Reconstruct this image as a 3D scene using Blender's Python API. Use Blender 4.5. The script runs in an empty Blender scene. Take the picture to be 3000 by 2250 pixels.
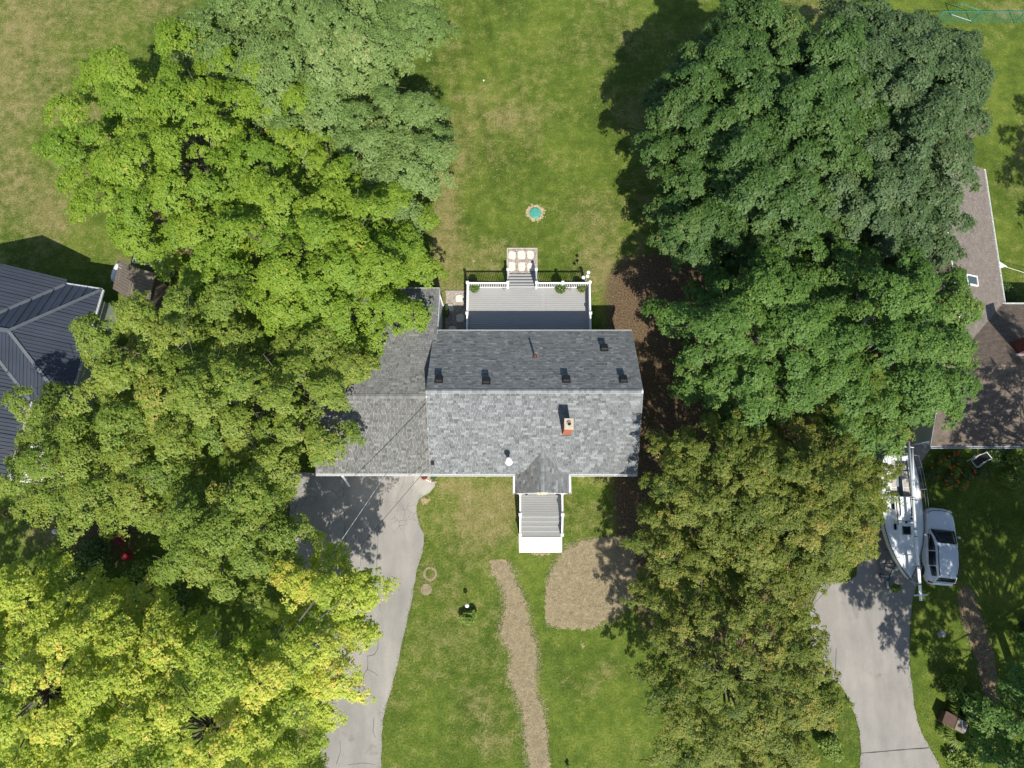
import bpy, bmesh, math, random
import numpy as np
from mathutils import Vector, Matrix

SC = bpy.context.scene
COL = SC.collection
R = math.radians

# ------------------------------------------------------------------ camera, sky, sun, exposure
CAM_H = 45.0                       # drone height above the lawn, metres
F_PX, CX, CY = 2082.0, 1515.0, 1125.0
TILT = math.atan(445.0 / F_PX)     # drone camera tips a little north of straight down
cam = bpy.data.cameras.new('camera')
cam.sensor_width = 36.0
cam.lens = F_PX / 3000.0 * 36.0
cam.shift_x = -15.0 / 3000.0
cam.clip_start, cam.clip_end = 0.5, 3000.0
camo = bpy.data.objects.new('camera', cam)
COL.objects.link(camo)
camo.location = (0, 0, CAM_H)
camo.rotation_euler = (TILT, 0, 0)
SC.camera = camo

SUN = Vector((0.195, -0.87, 1.0)).normalized()      # towards the sun: slightly east of south
SUN_EL = math.asin(SUN.z)
world = bpy.data.worlds.new('World')
SC.world = world
world.use_nodes = True
wn = world.node_tree.nodes
wl = world.node_tree.links
sky = wn.new('ShaderNodeTexSky')
sky.sky_type = 'NISHITA'
sky.sun_disc = False
sky.sun_elevation = SUN_EL
sky.sun_rotation = math.atan2(SUN.x, SUN.y)
sky.altitude = 50
sky.dust_density = 0.8
wl.new(sky.outputs[0], wn['Background'].inputs[0])
wn['Background'].inputs[1].default_value = 0.09
sl = bpy.data.lights.new('sun', 'SUN')
sl.energy = 4.2
sl.angle = R(0.53)
sl.color = (1.0, 0.95, 0.86)
so = bpy.data.objects.new('sun', sl)
COL.objects.link(so)
so.location = (20, -60, 70)
so.rotation_euler = (-SUN).to_track_quat('-Z', 'Y').to_euler()
SC.view_settings.view_transform = 'Standard'
SC.view_settings.look = 'None'
SC.view_settings.gamma = 1.0
SC.view_settings.use_curve_mapping = False
SC.view_settings.exposure = 0.75
try:
    SC.cycles.use_denoising = True
    SC.cycles.max_bounces = 6
    SC.cycles.transparent_max_bounces = 8
except Exception:
    pass

_c, _s = math.cos(TILT), math.sin(TILT)
def P(u, v, z=0.0):
    """survey point: place on the level z that the photograph shows at (u, v)"""
    dx = (u - CX) / F_PX; dy = (CY - v) / F_PX
    Z = (CAM_H - z) / (_c - dy * _s)
    return Vector((Z * dx, Z * (_s + dy * _c), z))
def on_plane(u, v, p0, n):
    dx = (u - CX) / F_PX; dy = (CY - v) / F_PX
    d = Vector((dx, _s + dy * _c, -_c + dy * _s)); o = Vector((0, 0, CAM_H))
    return o + d * ((Vector(p0) - o).dot(n) / d.dot(n))

# ------------------------------------------------------------------ objects
def tag(o, label=None, cat=None, group=None, kind=None):
    if label: o['label'] = label
    if cat: o['category'] = cat
    if group: o['group'] = group
    if kind: o['kind'] = kind
    return o
def thing(name, label, cat, loc=(0, 0, 0), rz=0.0, group=None):
    o = bpy.data.objects.new(name, None)
    o.empty_display_size = 0.3
    COL.objects.link(o)
    o.location = loc
    o.rotation_euler = (0, 0, rz)
    return tag(o, label, cat, group)
def link(name, me, parent=None, loc=None, mw=None):
    o = bpy.data.objects.new(name, me)
    COL.objects.link(o)
    if parent is not None: o.parent = parent
    if mw is not None: o.matrix_local = mw
    elif loc is not None: o.location = loc
    return o
def origin(o):
    p = Vector((0, 0, 0))
    while o is not None:
        p = p + o.location; o = o.parent
    return p
def copy_tree(o, parent=None):
    c = o.copy(); COL.objects.link(c)
    if parent is not None: c.parent = parent
    for ch in list(o.children): copy_tree(ch, c)
    return c

class MB:
    """collects faces; build() makes ONE mesh object.  Given in world coordinates unless local=True"""
    def __init__(self): self.v = []; self.f = []; self.tone = []
    def add(self, vs, fs, tone=0.5):
        k = len(self.v)
        self.v += [tuple(p) for p in vs]
        self.f += [tuple(i + k for i in f) for f in fs]
        self.tone += [tone] * len(fs)
        return self
    def box(self, x0, x1, y0, y1, z0, z1, tone=0.5):
        vs = [(x0,y0,z0),(x1,y0,z0),(x1,y1,z0),(x0,y1,z0),(x0,y0,z1),(x1,y0,z1),(x1,y1,z1),(x0,y1,z1)]
        return self.add(vs, [(3,2,1,0),(4,5,6,7),(0,1,5,4),(1,2,6,5),(2,3,7,6),(3,0,4,7)], tone)
    def obox(self, c, a, b, n, tone=0.5):
        """oriented box: centre, three half-extent vectors"""
        c, a, b, n = Vector(c), Vector(a), Vector(b), Vector(n)
        vs = [c-a-b-n, c+a-b-n, c+a+b-n, c-a+b-n, c-a-b+n, c+a-b+n, c+a+b+n, c-a+b+n]
        return self.add(vs, [(3,2,1,0),(4,5,6,7),(0,1,5,4),(1,2,6,5),(2,3,7,6),(3,0,4,7)], tone)
    def bar(self, p, q, w, h, up=(0, 0, 1), tone=0.5):
        p, q = Vector(p), Vector(q); d = q - p; up = Vector(up)
        s = d.cross(up)
        if s.length < 1e-6: s = d.cross(Vector((1, 0, 0)))
        s.normalize(); u = s.cross(d).normalized()
        return self.obox((p + q) / 2, d / 2, s * w / 2, u * h / 2, tone)
    def tube(self, pts, rad, n=8, tone=0.5, cap=True):
        pts = [Vector(p) for p in pts]
        rs = rad if isinstance(rad, (list, tuple)) else [rad] * len(pts)
        vs, fs = [], []
        ref = Vector((0.31, 0.17, 0.93))
        for i, p in enumerate(pts):
            d = (pts[min(i + 1, len(pts) - 1)] - pts[max(i - 1, 0)]).normalized()
            a = d.cross(ref)
            if a.length < 0.05: a = d.cross(Vector((1, 0, 0)))
            a.normalize(); b = d.cross(a)
            for k in range(n):
                t = 2 * math.pi * k / n
                vs.append(p + a * (rs[i] * math.cos(t)) + b * (rs[i] * math.sin(t)))
        for i in range(len(pts) - 1):
            for k in range(n):
                fs.append((i*n+k, i*n+(k+1) % n, (i+1)*n+(k+1) % n, (i+1)*n+k))
        if cap:
            fs.append(tuple(reversed(range(n)))); fs.append(tuple(range((len(pts)-1)*n, len(pts)*n)))
        return self.add(vs, fs, tone)
    def prism(self, poly, z0, z1, tone=0.5):
        n = len(poly)
        vs = [(p[0], p[1], z0) for p in poly] + [(p[0], p[1], z1) for p in poly]
        fs = [tuple(reversed(range(n))), tuple(range(n, 2*n))] + [(i, (i+1) % n, n+(i+1) % n, n+i) for i in range(n)]
        return self.add(vs, fs, tone)
    def slab(self, poly3, thick, nrm=None, tone=0.5):
        """flat polygon in space given thickness below it"""
        ps = [Vector(p) for p in poly3]
        nn = nrm or (ps[1]-ps[0]).cross(ps[2]-ps[0]).normalized()
        n = len(ps)
        vs = [p - nn * thick for p in ps] + ps
        fs = [tuple(reversed(range(n))), tuple(range(n, 2*n))] + [(i, (i+1) % n, n+(i+1) % n, n+i) for i in range(n)]
        return self.add(vs, fs, tone)
    def lathe(self, c, prof, n=16, tone=0.5, axis=None):
        c = Vector(c); vs, fs = [], []
        ax = Vector(axis or (0, 0, 1)).normalized()
        a = ax.orthogonal().normalized(); b = ax.cross(a)
        for r, z in prof:
            for k in range(n):
                t = 2*math.pi*k/n
                vs.append(c + ax*z + a*(r*math.cos(t)) + b*(r*math.sin(t)))
        for i in range(len(prof)-1):
            for k in range(n):
                fs.append((i*n+k, i*n+(k+1) % n, (i+1)*n+(k+1) % n, (i+1)*n+k))
        fs.append(tuple(reversed(range(n)))); fs.append(tuple(range((len(prof)-1)*n, len(prof)*n)))
        return self.add(vs, fs, tone)
    def ball(self, c, r, nu=10, nv=7, tone=0.5):
        rx, ry, rz = r if isinstance(r, (tuple, list)) else (r, r, r)
        prof = [(max(math.sin(math.pi*i/nv), 0.02), -math.cos(math.pi*i/nv)) for i in range(nv+1)]
        k = len(self.v); self.lathe((0, 0, 0), prof, nu, tone)
        for i in range(k, len(self.v)):
            x, y, z = self.v[i]; self.v[i] = (c[0]+x*rx, c[1]+y*ry, c[2]+z*rz)
        return self
    def build(self, name, mat, parent=None, smooth=False, local=False, bevel=0.0, kind=None):
        me = bpy.data.meshes.new(name)
        off = Vector((0, 0, 0)) if (parent is None or local) else origin(parent)
        me.from_pydata([(x-off.x, y-off.y, z-off.z) for x, y, z in self.v], [], self.f)
        me.materials.append(mat)
        if len(set(self.tone)) > 1:
            at = me.attributes.new('tone', 'FLOAT', 'FACE'); at.data.foreach_set('value', self.tone)
        if smooth: me.polygons.foreach_set('use_smooth', [True]*len(me.polygons))
        me.update()
        o = link(name, me, parent)
        if bevel > 0:
            m = o.modifiers.new('bevel', 'BEVEL'); m.width = bevel; m.segments = 2; m.limit_method = 'ANGLE'
        if kind: o['kind'] = kind
        return o

def np_object(name, V, F, mat, parent=None, attrs=None, kind=None, smooth=False):
    """one mesh object from arrays (world coordinates)"""
    V = np.asarray(V, dtype=np.float32); F = np.asarray(F, dtype=np.int32)
    if parent is not None: V = V - np.array(origin(parent), dtype=np.float32)
    me = bpy.data.meshes.new(name)
    m, k = F.shape
    me.vertices.add(len(V)); me.vertices.foreach_set('co', V.ravel())
    me.loops.add(m*k); me.loops.foreach_set('vertex_index', F.ravel())
    me.polygons.add(m); me.polygons.foreach_set('loop_start', np.arange(0, m*k, k, dtype=np.int32))
    me.update(calc_edges=True)
    me.polygons.foreach_set('use_smooth', np.full(m, smooth, dtype=bool))
    for an, (dom, arr) in (attrs or {}).items():
        at = me.attributes.new(an, 'FLOAT', dom); at.data.foreach_set('value', np.asarray(arr, dtype=np.float32))
    me.materials.append(mat)
    o = link(name, me, parent)
    if kind: o['kind'] = kind
    return o

# ------------------------------------------------------------------ materials
def _new(name):
    m = bpy.data.materials.new(name); m.use_nodes = True
    nt = m.node_tree
    return m, nt, nt.nodes, nt.links, nt.nodes['Principled BSDF']
def _ramp(n, cols, pos=None):
    r = n.new('ShaderNodeValToRGB'); e = r.color_ramp.elements
    k = len(cols)
    pos = pos or [i/(k-1) for i in range(k)]
    while len(e) < k: e.new(0.5)
    for i in range(k):
        e[i].position = pos[i]; e[i].color = (*cols[i], 1)
    return r
def _noise(n, l, vec, scale, detail=4, rough=0.6, dist=0.0):
    x = n.new('ShaderNodeTexNoise'); x.inputs['Scale'].default_value = scale
    x.inputs['Detail'].default_value = detail; x.inputs['Roughness'].default_value = rough
    x.inputs['Distortion'].default_value = dist
    if vec is not None: l.new(vec, x.inputs['Vector'])
    return x
def _math(n, l, op, a, b=None, clamp=False):
    x = n.new('ShaderNodeMath'); x.operation = op; x.use_clamp = clamp
    for i, q in enumerate((a, b)):
        if q is None: continue
        if isinstance(q, (int, float)): x.inputs[i].default_value = q
        else: l.new(q, x.inputs[i])
    return x.outputs[0]
def _mix(n, l, fac, a, b, mode='MIX'):
    x = n.new('ShaderNodeMix'); x.data_type = 'RGBA'; x.blend_type = mode
    for i, q in ((0, fac), (6, a), (7, b)):
        if isinstance(q, (int, float)): x.inputs[i].default_value = q
        elif isinstance(q, tuple): x.inputs[i].default_value = (*q, 1)
        else: l.new(q, x.inputs[i])
    return x.outputs[2]
def _bump(n, l, bs, h, strength, dist):
    b = n.new('ShaderNodeBump'); b.inputs['Strength'].default_value = strength; b.inputs['Distance'].default_value = dist
    l.new(h, b.inputs['Height']); l.new(b.outputs[0], bs.inputs['Normal'])

def mat(name, cols, scale=3.0, rough=0.6, bump=0.0, bscale=None, metal=0.0, tone=0.0, stretch=None, spec=0.4, detail=5, world_co=False, drough=0.0):
    """noise-mottled material; tone>0 also varies by the per-piece attribute"""
    m, nt, n, l, bs = _new(name)
    if world_co:
        vec = n.new('ShaderNodeNewGeometry').outputs['Position']
    else:
        vec = n.new('ShaderNodeTexCoord').outputs['Object']
    if stretch:
        mp = n.new('ShaderNodeMapping'); mp.inputs['Scale'].default_value = stretch
        l.new(vec, mp.inputs[0]); vec = mp.outputs[0]
    nz = _noise(n, l, vec, scale, detail)
    rp = _ramp(n, cols, [0.3 + 0.4*i/(max(len(cols)-1, 1)) for i in range(len(cols))] if len(cols) > 1 else [0.5])
    l.new(nz.outputs[0], rp.inputs[0])
    col = rp.outputs[0]
    if tone > 0:
        at = n.new('ShaderNodeAttribute'); at.attribute_name = 'tone'
        f = _math(n, l, 'MULTIPLY_ADD', at.outputs['Fac'], tone*2); f.node.inputs[2].default_value = 1-tone
        cb = n.new('ShaderNodeCombineColor')
        for i in range(3): l.new(f, cb.inputs[i])
        col = _mix(n, l, 1.0, col, cb.outputs[0], 'MULTIPLY')
    l.new(col, bs.inputs['Base Color'])
    bs.inputs['Roughness'].default_value = rough
    bs.inputs['Metallic'].default_value = metal
    bs.inputs['Specular IOR Level'].default_value = spec
    if drough > 0: bs.inputs['Diffuse Roughness'].default_value = drough
    if bump > 0:
        b2 = _noise(n, l, vec, bscale or scale*4, 6)
        _bump(n, l, bs, b2.outputs[0], 0.6, bump)
    return m

def leaf_mat(name, cols, trans=0.3, pos=None, rough=0.55):
    m, nt, n, l, bs = _new(name)
    at = n.new('ShaderNodeAttribute'); at.attribute_name = 'tone'
    rp = _ramp(n, cols, pos); l.new(at.outputs['Fac'], rp.inputs[0])
    l.new(rp.outputs[0], bs.inputs['Base Color'])
    bs.inputs['Roughness'].default_value = rough
    bs.inputs['Specular IOR Level'].default_value = 0.35
    tr = n.new('ShaderNodeBsdfTranslucent')
    tc = _mix(n, l, 1.0, rp.outputs[0], (1.15, 1.25, 0.45), 'MULTIPLY')
    l.new(tc, tr.inputs[0])
    mx = n.new('ShaderNodeMixShader'); mx.inputs[0].default_value = trans
    l.new(bs.outputs[0], mx.inputs[1]); l.new(tr.outputs[0], mx.inputs[2])
    l.new(mx.outputs[0], n['Material Output'].inputs[0])
    return m
def glass_mat(name, col=(0.02, 0.03, 0.04), rough=0.05):
    m, nt, n, l, bs = _new(name)
    bs.inputs['Base Color'].default_value = (*col, 1)
    bs.inputs['Roughness'].default_value = rough
    bs.inputs['Specular IOR Level'].default_value = 0.4
    return m

M = {}
def g(v): return (v, v, v)
M['white'] = mat('white_vinyl', [(0.74,0.74,0.73), (0.80,0.80,0.79)], 2, 0.45)
M['offwhite'] = mat('white_trim', [(0.66,0.66,0.64), (0.75,0.75,0.73)], 3, 0.5)
M['concrete'] = mat('concrete', [(0.27,0.255,0.225), (0.34,0.32,0.285)], 1.5, 0.85, 0.004, 30)
M['whiteslab'] = mat('pale_concrete', [(0.68,0.67,0.64), (0.78,0.77,0.75)], 2, 0.8, 0.003, 30)
M['siding'] = mat('siding', [(0.42,0.46,0.45), (0.47,0.50,0.49)], 1.2, 0.6)
M['siding2'] = mat('siding_grey', [(0.30,0.34,0.31), (0.35,0.39,0.36)], 1.2, 0.6)
M['siding3'] = mat('siding_blue', [(0.32,0.38,0.42), (0.38,0.44,0.48)], 1.2, 0.6)
M['shingle'] = mat('grey_shingle', [(0.140,0.150,0.152), (0.200,0.210,0.212)], 9, 0.92, 0.003, 90, tone=0.46, spec=0.2, drough=0.5)
M['shingle_g'] = mat('grey_shingle_weathered', [(0.125,0.126,0.120), (0.185,0.187,0.180)], 5, 0.92, 0.003, 90, tone=0.42, spec=0.2, drough=0.5)
M['shingle_b'] = mat('brown_shingle', [(0.115,0.092,0.074), (0.170,0.138,0.112)], 5, 0.92, 0.004, 120, tone=0.28, spec=0.2, drough=0.5)
M['deckboard'] = mat('grey_composite_board', [(0.30,0.30,0.292), (0.345,0.345,0.333)], 2.0, 0.55, 0.001, 60, stretch=(1, 12, 1), tone=0.07)
M['porchboard'] = mat('grey_porch_board', [(0.215,0.218,0.212), (0.245,0.247,0.24)], 2.0, 0.55, 0.001, 60, stretch=(1, 12, 1), tone=0.10)
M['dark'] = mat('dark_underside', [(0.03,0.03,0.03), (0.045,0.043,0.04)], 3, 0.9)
M['blackmetal'] = mat('black_metal', [(0.012,0.012,0.014), (0.022,0.022,0.024)], 5, 0.5)
M['metalroof'] = mat('blue_grey_metal_roof', [(0.017,0.024,0.038), (0.025,0.033,0.049)], 0.8, 0.48, tone=0.25, spec=0.7)
M['metalcap'] = mat('roof_cap_metal', [(0.075,0.085,0.098), (0.10,0.112,0.125)], 3, 0.5)
M['gutter_g'] = mat('grey_gutter', [(0.42,0.44,0.47), (0.50,0.52,0.55)], 3, 0.45)
M['brick'] = mat('chimney_brick', [(0.30,0.085,0.045), (0.42,0.14,0.075)], 8, 0.9, 0.004, 60, tone=0.3)
M['brick2'] = mat('dark_brick', [(0.13,0.045,0.035), (0.20,0.07,0.05)], 8, 0.9, 0.004, 60, tone=0.3)
M['mortar'] = mat('mortar', [(0.36,0.33,0.29), (0.44,0.41,0.36)], 8, 0.9, 0.003, 60)
M['cap'] = mat('chimney_cap', [(0.36,0.30,0.22), (0.50,0.44,0.35)], 6, 0.9, 0.006, 40)
M['rust'] = mat('rusty_metal', [(0.10,0.05,0.035), (0.22,0.10,0.06)], 14, 0.8, 0.003, 60)
M['galv'] = mat('galvanised_metal', [(0.52,0.54,0.56), (0.66,0.68,0.70)], 6, 0.32, metal=0.6)
M['whitemetal'] = mat('white_metal', [(0.70,0.71,0.73), (0.78,0.79,0.80)], 4, 0.35)
M['stone'] = mat('pale_flagstone', [(0.50,0.47,0.40), (0.66,0.63,0.56)], 4, 0.85, 0.008, 18)
M['pebble'] = mat('pebble', [(0.32,0.275,0.235), (0.47,0.415,0.37)], 3, 0.85, tone=0.75)
M['gravelbase'] = mat('gravel_bed', [(0.20,0.17,0.145), (0.36,0.31,0.27)], 30, 0.95, 0.005, 60)
M['edging'] = mat('timber_edging', [(0.42,0.38,0.30), (0.52,0.48,0.40)], 5, 0.85)
M['oldwood'] = mat('weathered_wood', [(0.13,0.105,0.08), (0.22,0.185,0.145)], 4, 0.9, 0.004, 40, stretch=(1, 6, 1), tone=0.25)
M['plywood'] = mat('bleached_wood', [(0.20,0.165,0.125), (0.28,0.24,0.19)], 3, 0.9, 0.003, 40, tone=0.15)
M['brownwood'] = mat('brown_stained_wood', [(0.055,0.028,0.020), (0.090,0.048,0.034)], 5, 0.7, 0.002, 40)
M['bark'] = mat('bark', [(0.085,0.072,0.058), (0.17,0.15,0.125)], 3, 0.95, 0.02, 14)
M['carwhite'] = mat('white_car_paint', [(0.70,0.73,0.77), (0.73,0.76,0.79)], 1, 0.22, spec=0.6)
M['glass'] = glass_mat('dark_glass', (0.012,0.016,0.024))
M['pane'] = glass_mat('window_pane', (0.05,0.07,0.08))
M['rubber'] = mat('tyre_rubber', [(0.015,0.015,0.015), (0.025,0.025,0.025)], 6, 0.85)
M['rim'] = mat('alloy_rim', [(0.35,0.36,0.38), (0.45,0.46,0.48)], 5, 0.35, metal=0.6)
M['redlens'] = mat('tail_light', [(0.14,0.006,0.012), (0.20,0.01,0.015)], 5, 0.2)
M['clearlens'] = mat('head_light', [(0.45,0.48,0.52), (0.6,0.62,0.66)], 5, 0.12)
M['boatdeck'] = mat('boat_gelcoat', [(0.58,0.62,0.63), (0.69,0.72,0.72)], 2.5, 0.4)
M['boathull'] = mat('boat_hull', [(0.50,0.52,0.52), (0.58,0.60,0.60)], 2, 0.35)
M['boatsole'] = mat('cockpit_seat', [(0.34,0.32,0.29), (0.42,0.40,0.36)], 5, 0.7)
M['boatgrey'] = mat('cockpit_sole', [(0.17,0.20,0.22), (0.22,0.25,0.27)], 5, 0.7)
M['mast'] = mat('mast_aluminium', [(0.66,0.69,0.72), (0.76,0.79,0.81)], 2, 0.35, metal=0.15)
M['teak'] = mat('teak_trim', [(0.10,0.05,0.03), (0.16,0.08,0.05)], 5, 0.6)
M['steel'] = mat('stainless_wire', [(0.5,0.5,0.5), (0.6,0.6,0.6)], 5, 0.3, metal=0.7)
M['trailer'] = mat('trailer_frame', [(0.07,0.09,0.11), (0.14,0.17,0.20)], 5, 0.55, metal=0.2)
M['terracotta'] = mat('terracotta', [(0.40,0.13,0.07), (0.50,0.19,0.10)], 6, 0.8)
M['green_plastic'] = mat('green_plastic', [(0.050,0.26,0.20), (0.075,0.32,0.25)], 8, 0.5)
M['fencegreen'] = mat('green_vinyl_fence', [(0.01,0.17,0.13), (0.02,0.23,0.18)], 6, 0.45)
M['red'] = mat('red_plastic', [(0.22,0.012,0.02), (0.30,0.02,0.03)], 6, 0.5)
M['orange'] = leaf_mat('orange_petal', [(0.60,0.13,0.02), (0.75,0.24,0.06)], 0.2)
M['pink'] = leaf_mat('pink_petal', [(0.55,0.05,0.12), (0.75,0.55,0.55)], 0.2)
M['cream'] = leaf_mat('cream_petal', [(0.70,0.66,0.40), (0.80,0.78,0.62)], 0.2)
M['straw'] = mat('straw_sheet', [(0.225,0.180,0.102), (0.315,0.258,0.155)], 9, 0.95, 0.004, 40, world_co=True)
M['strawblade'] = mat('straw_blade', [(0.30,0.243,0.142), (0.40,0.335,0.212)], 3, 0.9, tone=0.38)
M['dirt'] = mat('bare_dirt', [(0.13,0.075,0.045), (0.22,0.14,0.085)], 3, 0.97, 0.02, 18, world_co=True)
M['cable'] = mat('black_cable', [(0.02,0.02,0.02), (0.03,0.03,0.03)], 5, 0.6)
M['cable_w'] = mat('pale_cable', [(0.45,0.45,0.44), (0.12,0.12,0.12), (0.5,0.5,0.5)], 2.2, 0.5)
M['rock'] = mat('grey_rock', [(0.20,0.19,0.17), (0.30,0.28,0.26)], 5, 0.9, 0.01, 20)

def asphalt_mat(name, cracks):
    m, nt, n, l, bs = _new(name)
    pos = n.new('ShaderNodeNewGeometry').outputs['Position']
    big = _noise(n, l, pos, 0.35, 5, 0.65)
    st = n.new('ShaderNodeMapping'); st.inputs['Scale'].default_value = (1.0, 0.22, 1.0); st.inputs['Rotation'].default_value = (0, 0, R(-6))
    l.new(pos, st.inputs[0])
    streak = _noise(n, l, st.outputs[0], 1.1, 4)
    fine = _noise(n, l, pos, 38, 3, 0.8)
    a = _math(n, l, 'ADD', _math(n, l, 'MULTIPLY', big.outputs[0], 0.5), _math(n, l, 'MULTIPLY', streak.outputs[0], 0.5))
    rp = _ramp(n, [(0.205,0.193,0.178), (0.262,0.247,0.226), (0.325,0.304,0.272)], [0.34, 0.52, 0.70])
    l.new(a, rp.inputs[0])
    sp = _ramp(n, [g(0.72), g(1.0), g(1.22)], [0.3, 0.5, 0.72]); l.new(fine.outputs[0], sp.inputs[0])
    col = _mix(n, l, 1.0, rp.outputs[0], sp.outputs[0], 'MULTIPLY')
    # stains with a shape of their own
    sn = _noise(n, l, pos, 0.55, 3); sr = _ramp(n, [g(0.0), g(1.0)], [0.66, 0.74]); l.new(sn.outputs[0], sr.inputs[0])
    col = _mix(n, l, _math(n, l, 'MULTIPLY', sr.outputs[0], 0.45), col, (0.10, 0.088, 0.075))
    if cracks:
        dn = _noise(n, l, pos, 1.3, 3)
        wv = n.new('ShaderNodeVectorMath'); wv.operation = 'MULTIPLY_ADD'
        l.new(dn.outputs['Color'], wv.inputs[0]); wv.inputs[1].default_value = (0.55, 0.55, 0.0); l.new(pos, wv.inputs[2])
        masks = []
        for sc_, th, lo, hi, ms in ((0.42, 0.012, 0.56, 0.60, 0.12), (2.3, 0.026, 0.57, 0.62, 0.16)):
            vo = n.new('ShaderNodeTexVoronoi'); vo.feature = 'DISTANCE_TO_EDGE'; vo.voronoi_dimensions = '2D'
            vo.inputs['Scale'].default_value = sc_; l.new(wv.outputs[0], vo.inputs['Vector'])
            cr = _math(n, l, 'LESS_THAN', vo.outputs['Distance'], th*sc_*0.55 if sc_ < 1 else th)
            mk = _noise(n, l, pos, ms, 2); mr = _ramp(n, [g(0), g(1)], [lo, hi]); l.new(mk.outputs[0], mr.inputs[0])
            masks.append(_math(n, l, 'MULTIPLY', cr, mr.outputs[0]))
        cm = _math(n, l, 'MAXIMUM', masks[0], masks[1])
        col = _mix(n, l, _math(n, l, 'MULTIPLY', cm, 0.75), col, (0.055, 0.052, 0.048))
    l.new(col, bs.inputs['Base Color']); bs.inputs['Roughness'].default_value = 0.9
    bs.inputs['Specular IOR Level'].default_value = 0.25
    _bump(n, l, bs, fine.outputs[0], 0.5, 0.006)
    return m
M['asphalt'] = asphalt_mat('old_asphalt', True)
M['asphalt2'] = asphalt_mat('smooth_asphalt', False)

def lawn_mat():
    m, nt, n, l, bs = _new('lawn_grass')
    pos = n.new('ShaderNodeNewGeometry').outputs['Position']
    def attr(a):
        x = n.new('ShaderNodeAttribute'); x.attribute_name = a; return x.outputs['Fac']
    big = _noise(n, l, pos, 0.22, 6, 0.65)
    mid = _noise(n, l, pos, 1.4, 6, 0.7)
    fine = _noise(n, l, pos, 9.0, 5, 0.75)
    vfine = _noise(n, l, pos, 30.0, 3, 0.7)
    gmix = _math(n, l, 'ADD', _math(n, l, 'MULTIPLY', big.outputs[0], 0.5), _math(n, l, 'MULTIPLY', mid.outputs[0], 0.5))
    green = _ramp(n, [(0.050,0.082,0.011), (0.086,0.126,0.017), (0.142,0.178,0.030)], [0.38, 0.50, 0.62]); l.new(gmix, green.inputs[0])
    dryc = _ramp(n, [(0.120,0.122,0.034), (0.178,0.166,0.058), (0.245,0.205,0.098)], [0.32, 0.5, 0.68]); l.new(mid.outputs[0], dryc.inputs[0])
    litter = _ramp(n, [(0.080,0.052,0.030), (0.150,0.105,0.062)], [0.36, 0.64]); l.new(fine.outputs[0], litter.inputs[0])
    # ragged thresholds
    nz = _math(n, l, 'ADD', _math(n, l, 'MULTIPLY', mid.outputs[0], 0.55), _math(n, l, 'MULTIPLY', fine.outputs[0], 0.45))
    t = _math(n, l, 'ADD', attr('dry'), _math(n, l, 'MULTIPLY', _math(n, l, 'SUBTRACT', nz, 0.5), 1.7))
    dr = _ramp(n, [g(0), g(1)], [0.30, 0.72]); l.new(t, dr.inputs[0])
    t2 = _math(n, l, 'ADD', attr('litter'), _math(n, l, 'MULTIPLY', _math(n, l, 'SUBTRACT', nz, 0.5), 1.3))
    lr = _ramp(n, [g(0), g(1)], [0.40, 0.62]); l.new(t2, lr.inputs[0])
    t3 = _math(n, l, 'ADD', attr('bare'), _math(n, l, 'MULTIPLY', _math(n, l, 'SUBTRACT', nz, 0.5), 1.6))
    br = _ramp(n, [g(0), g(1)], [0.45, 0.60]); l.new(t3, br.inputs[0])
    col = _mix(n, l, dr.outputs[0], green.outputs[0], dryc.outputs[0])
    col = _mix(n, l, lr.outputs[0], col, litter.outputs[0])
    col = _mix(n, l, br.outputs[0], col, (0.33, 0.245, 0.155))
    tex = _ramp(n, [g(0.52), g(1.0), g(1.45)], [0.30, 0.5, 0.72]); l.new(fine.outputs[0], tex.inputs[0])
    tex2 = _ramp(n, [g(0.62), g(1.0), g(1.40)], [0.28, 0.5, 0.74]); l.new(vfine.outputs[0], tex2.inputs[0])
    col = _mix(n, l, 1.0, col, tex.outputs[0], 'MULTIPLY')
    col = _mix(n, l, 1.0, col, tex2.outputs[0], 'MULTIPLY')
    # mowing stripes
    ms = attr('mow')
    mm = _math(n, l, 'MULTIPLY_ADD', ms, 0.09); mm.node.inputs[2].default_value = 1.0
    cb = n.new('ShaderNodeCombineColor')
    for i in range(3): l.new(mm, cb.inputs[i])
    col = _mix(n, l, 1.0, col, cb.outputs[0], 'MULTIPLY')
    l.new(col, bs.inputs['Base Color']); bs.inputs['Roughness'].default_value = 0.95
    bs.inputs['Specular IOR Level'].default_value = 0.15
    hh = _math(n, l, 'ADD', fine.outputs[0], _math(n, l, 'MULTIPLY', vfine.outputs[0], 0.6))
    _bump(n, l, bs, hh, 0.8, 0.05)
    return m
M['lawn'] = lawn_mat()

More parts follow.
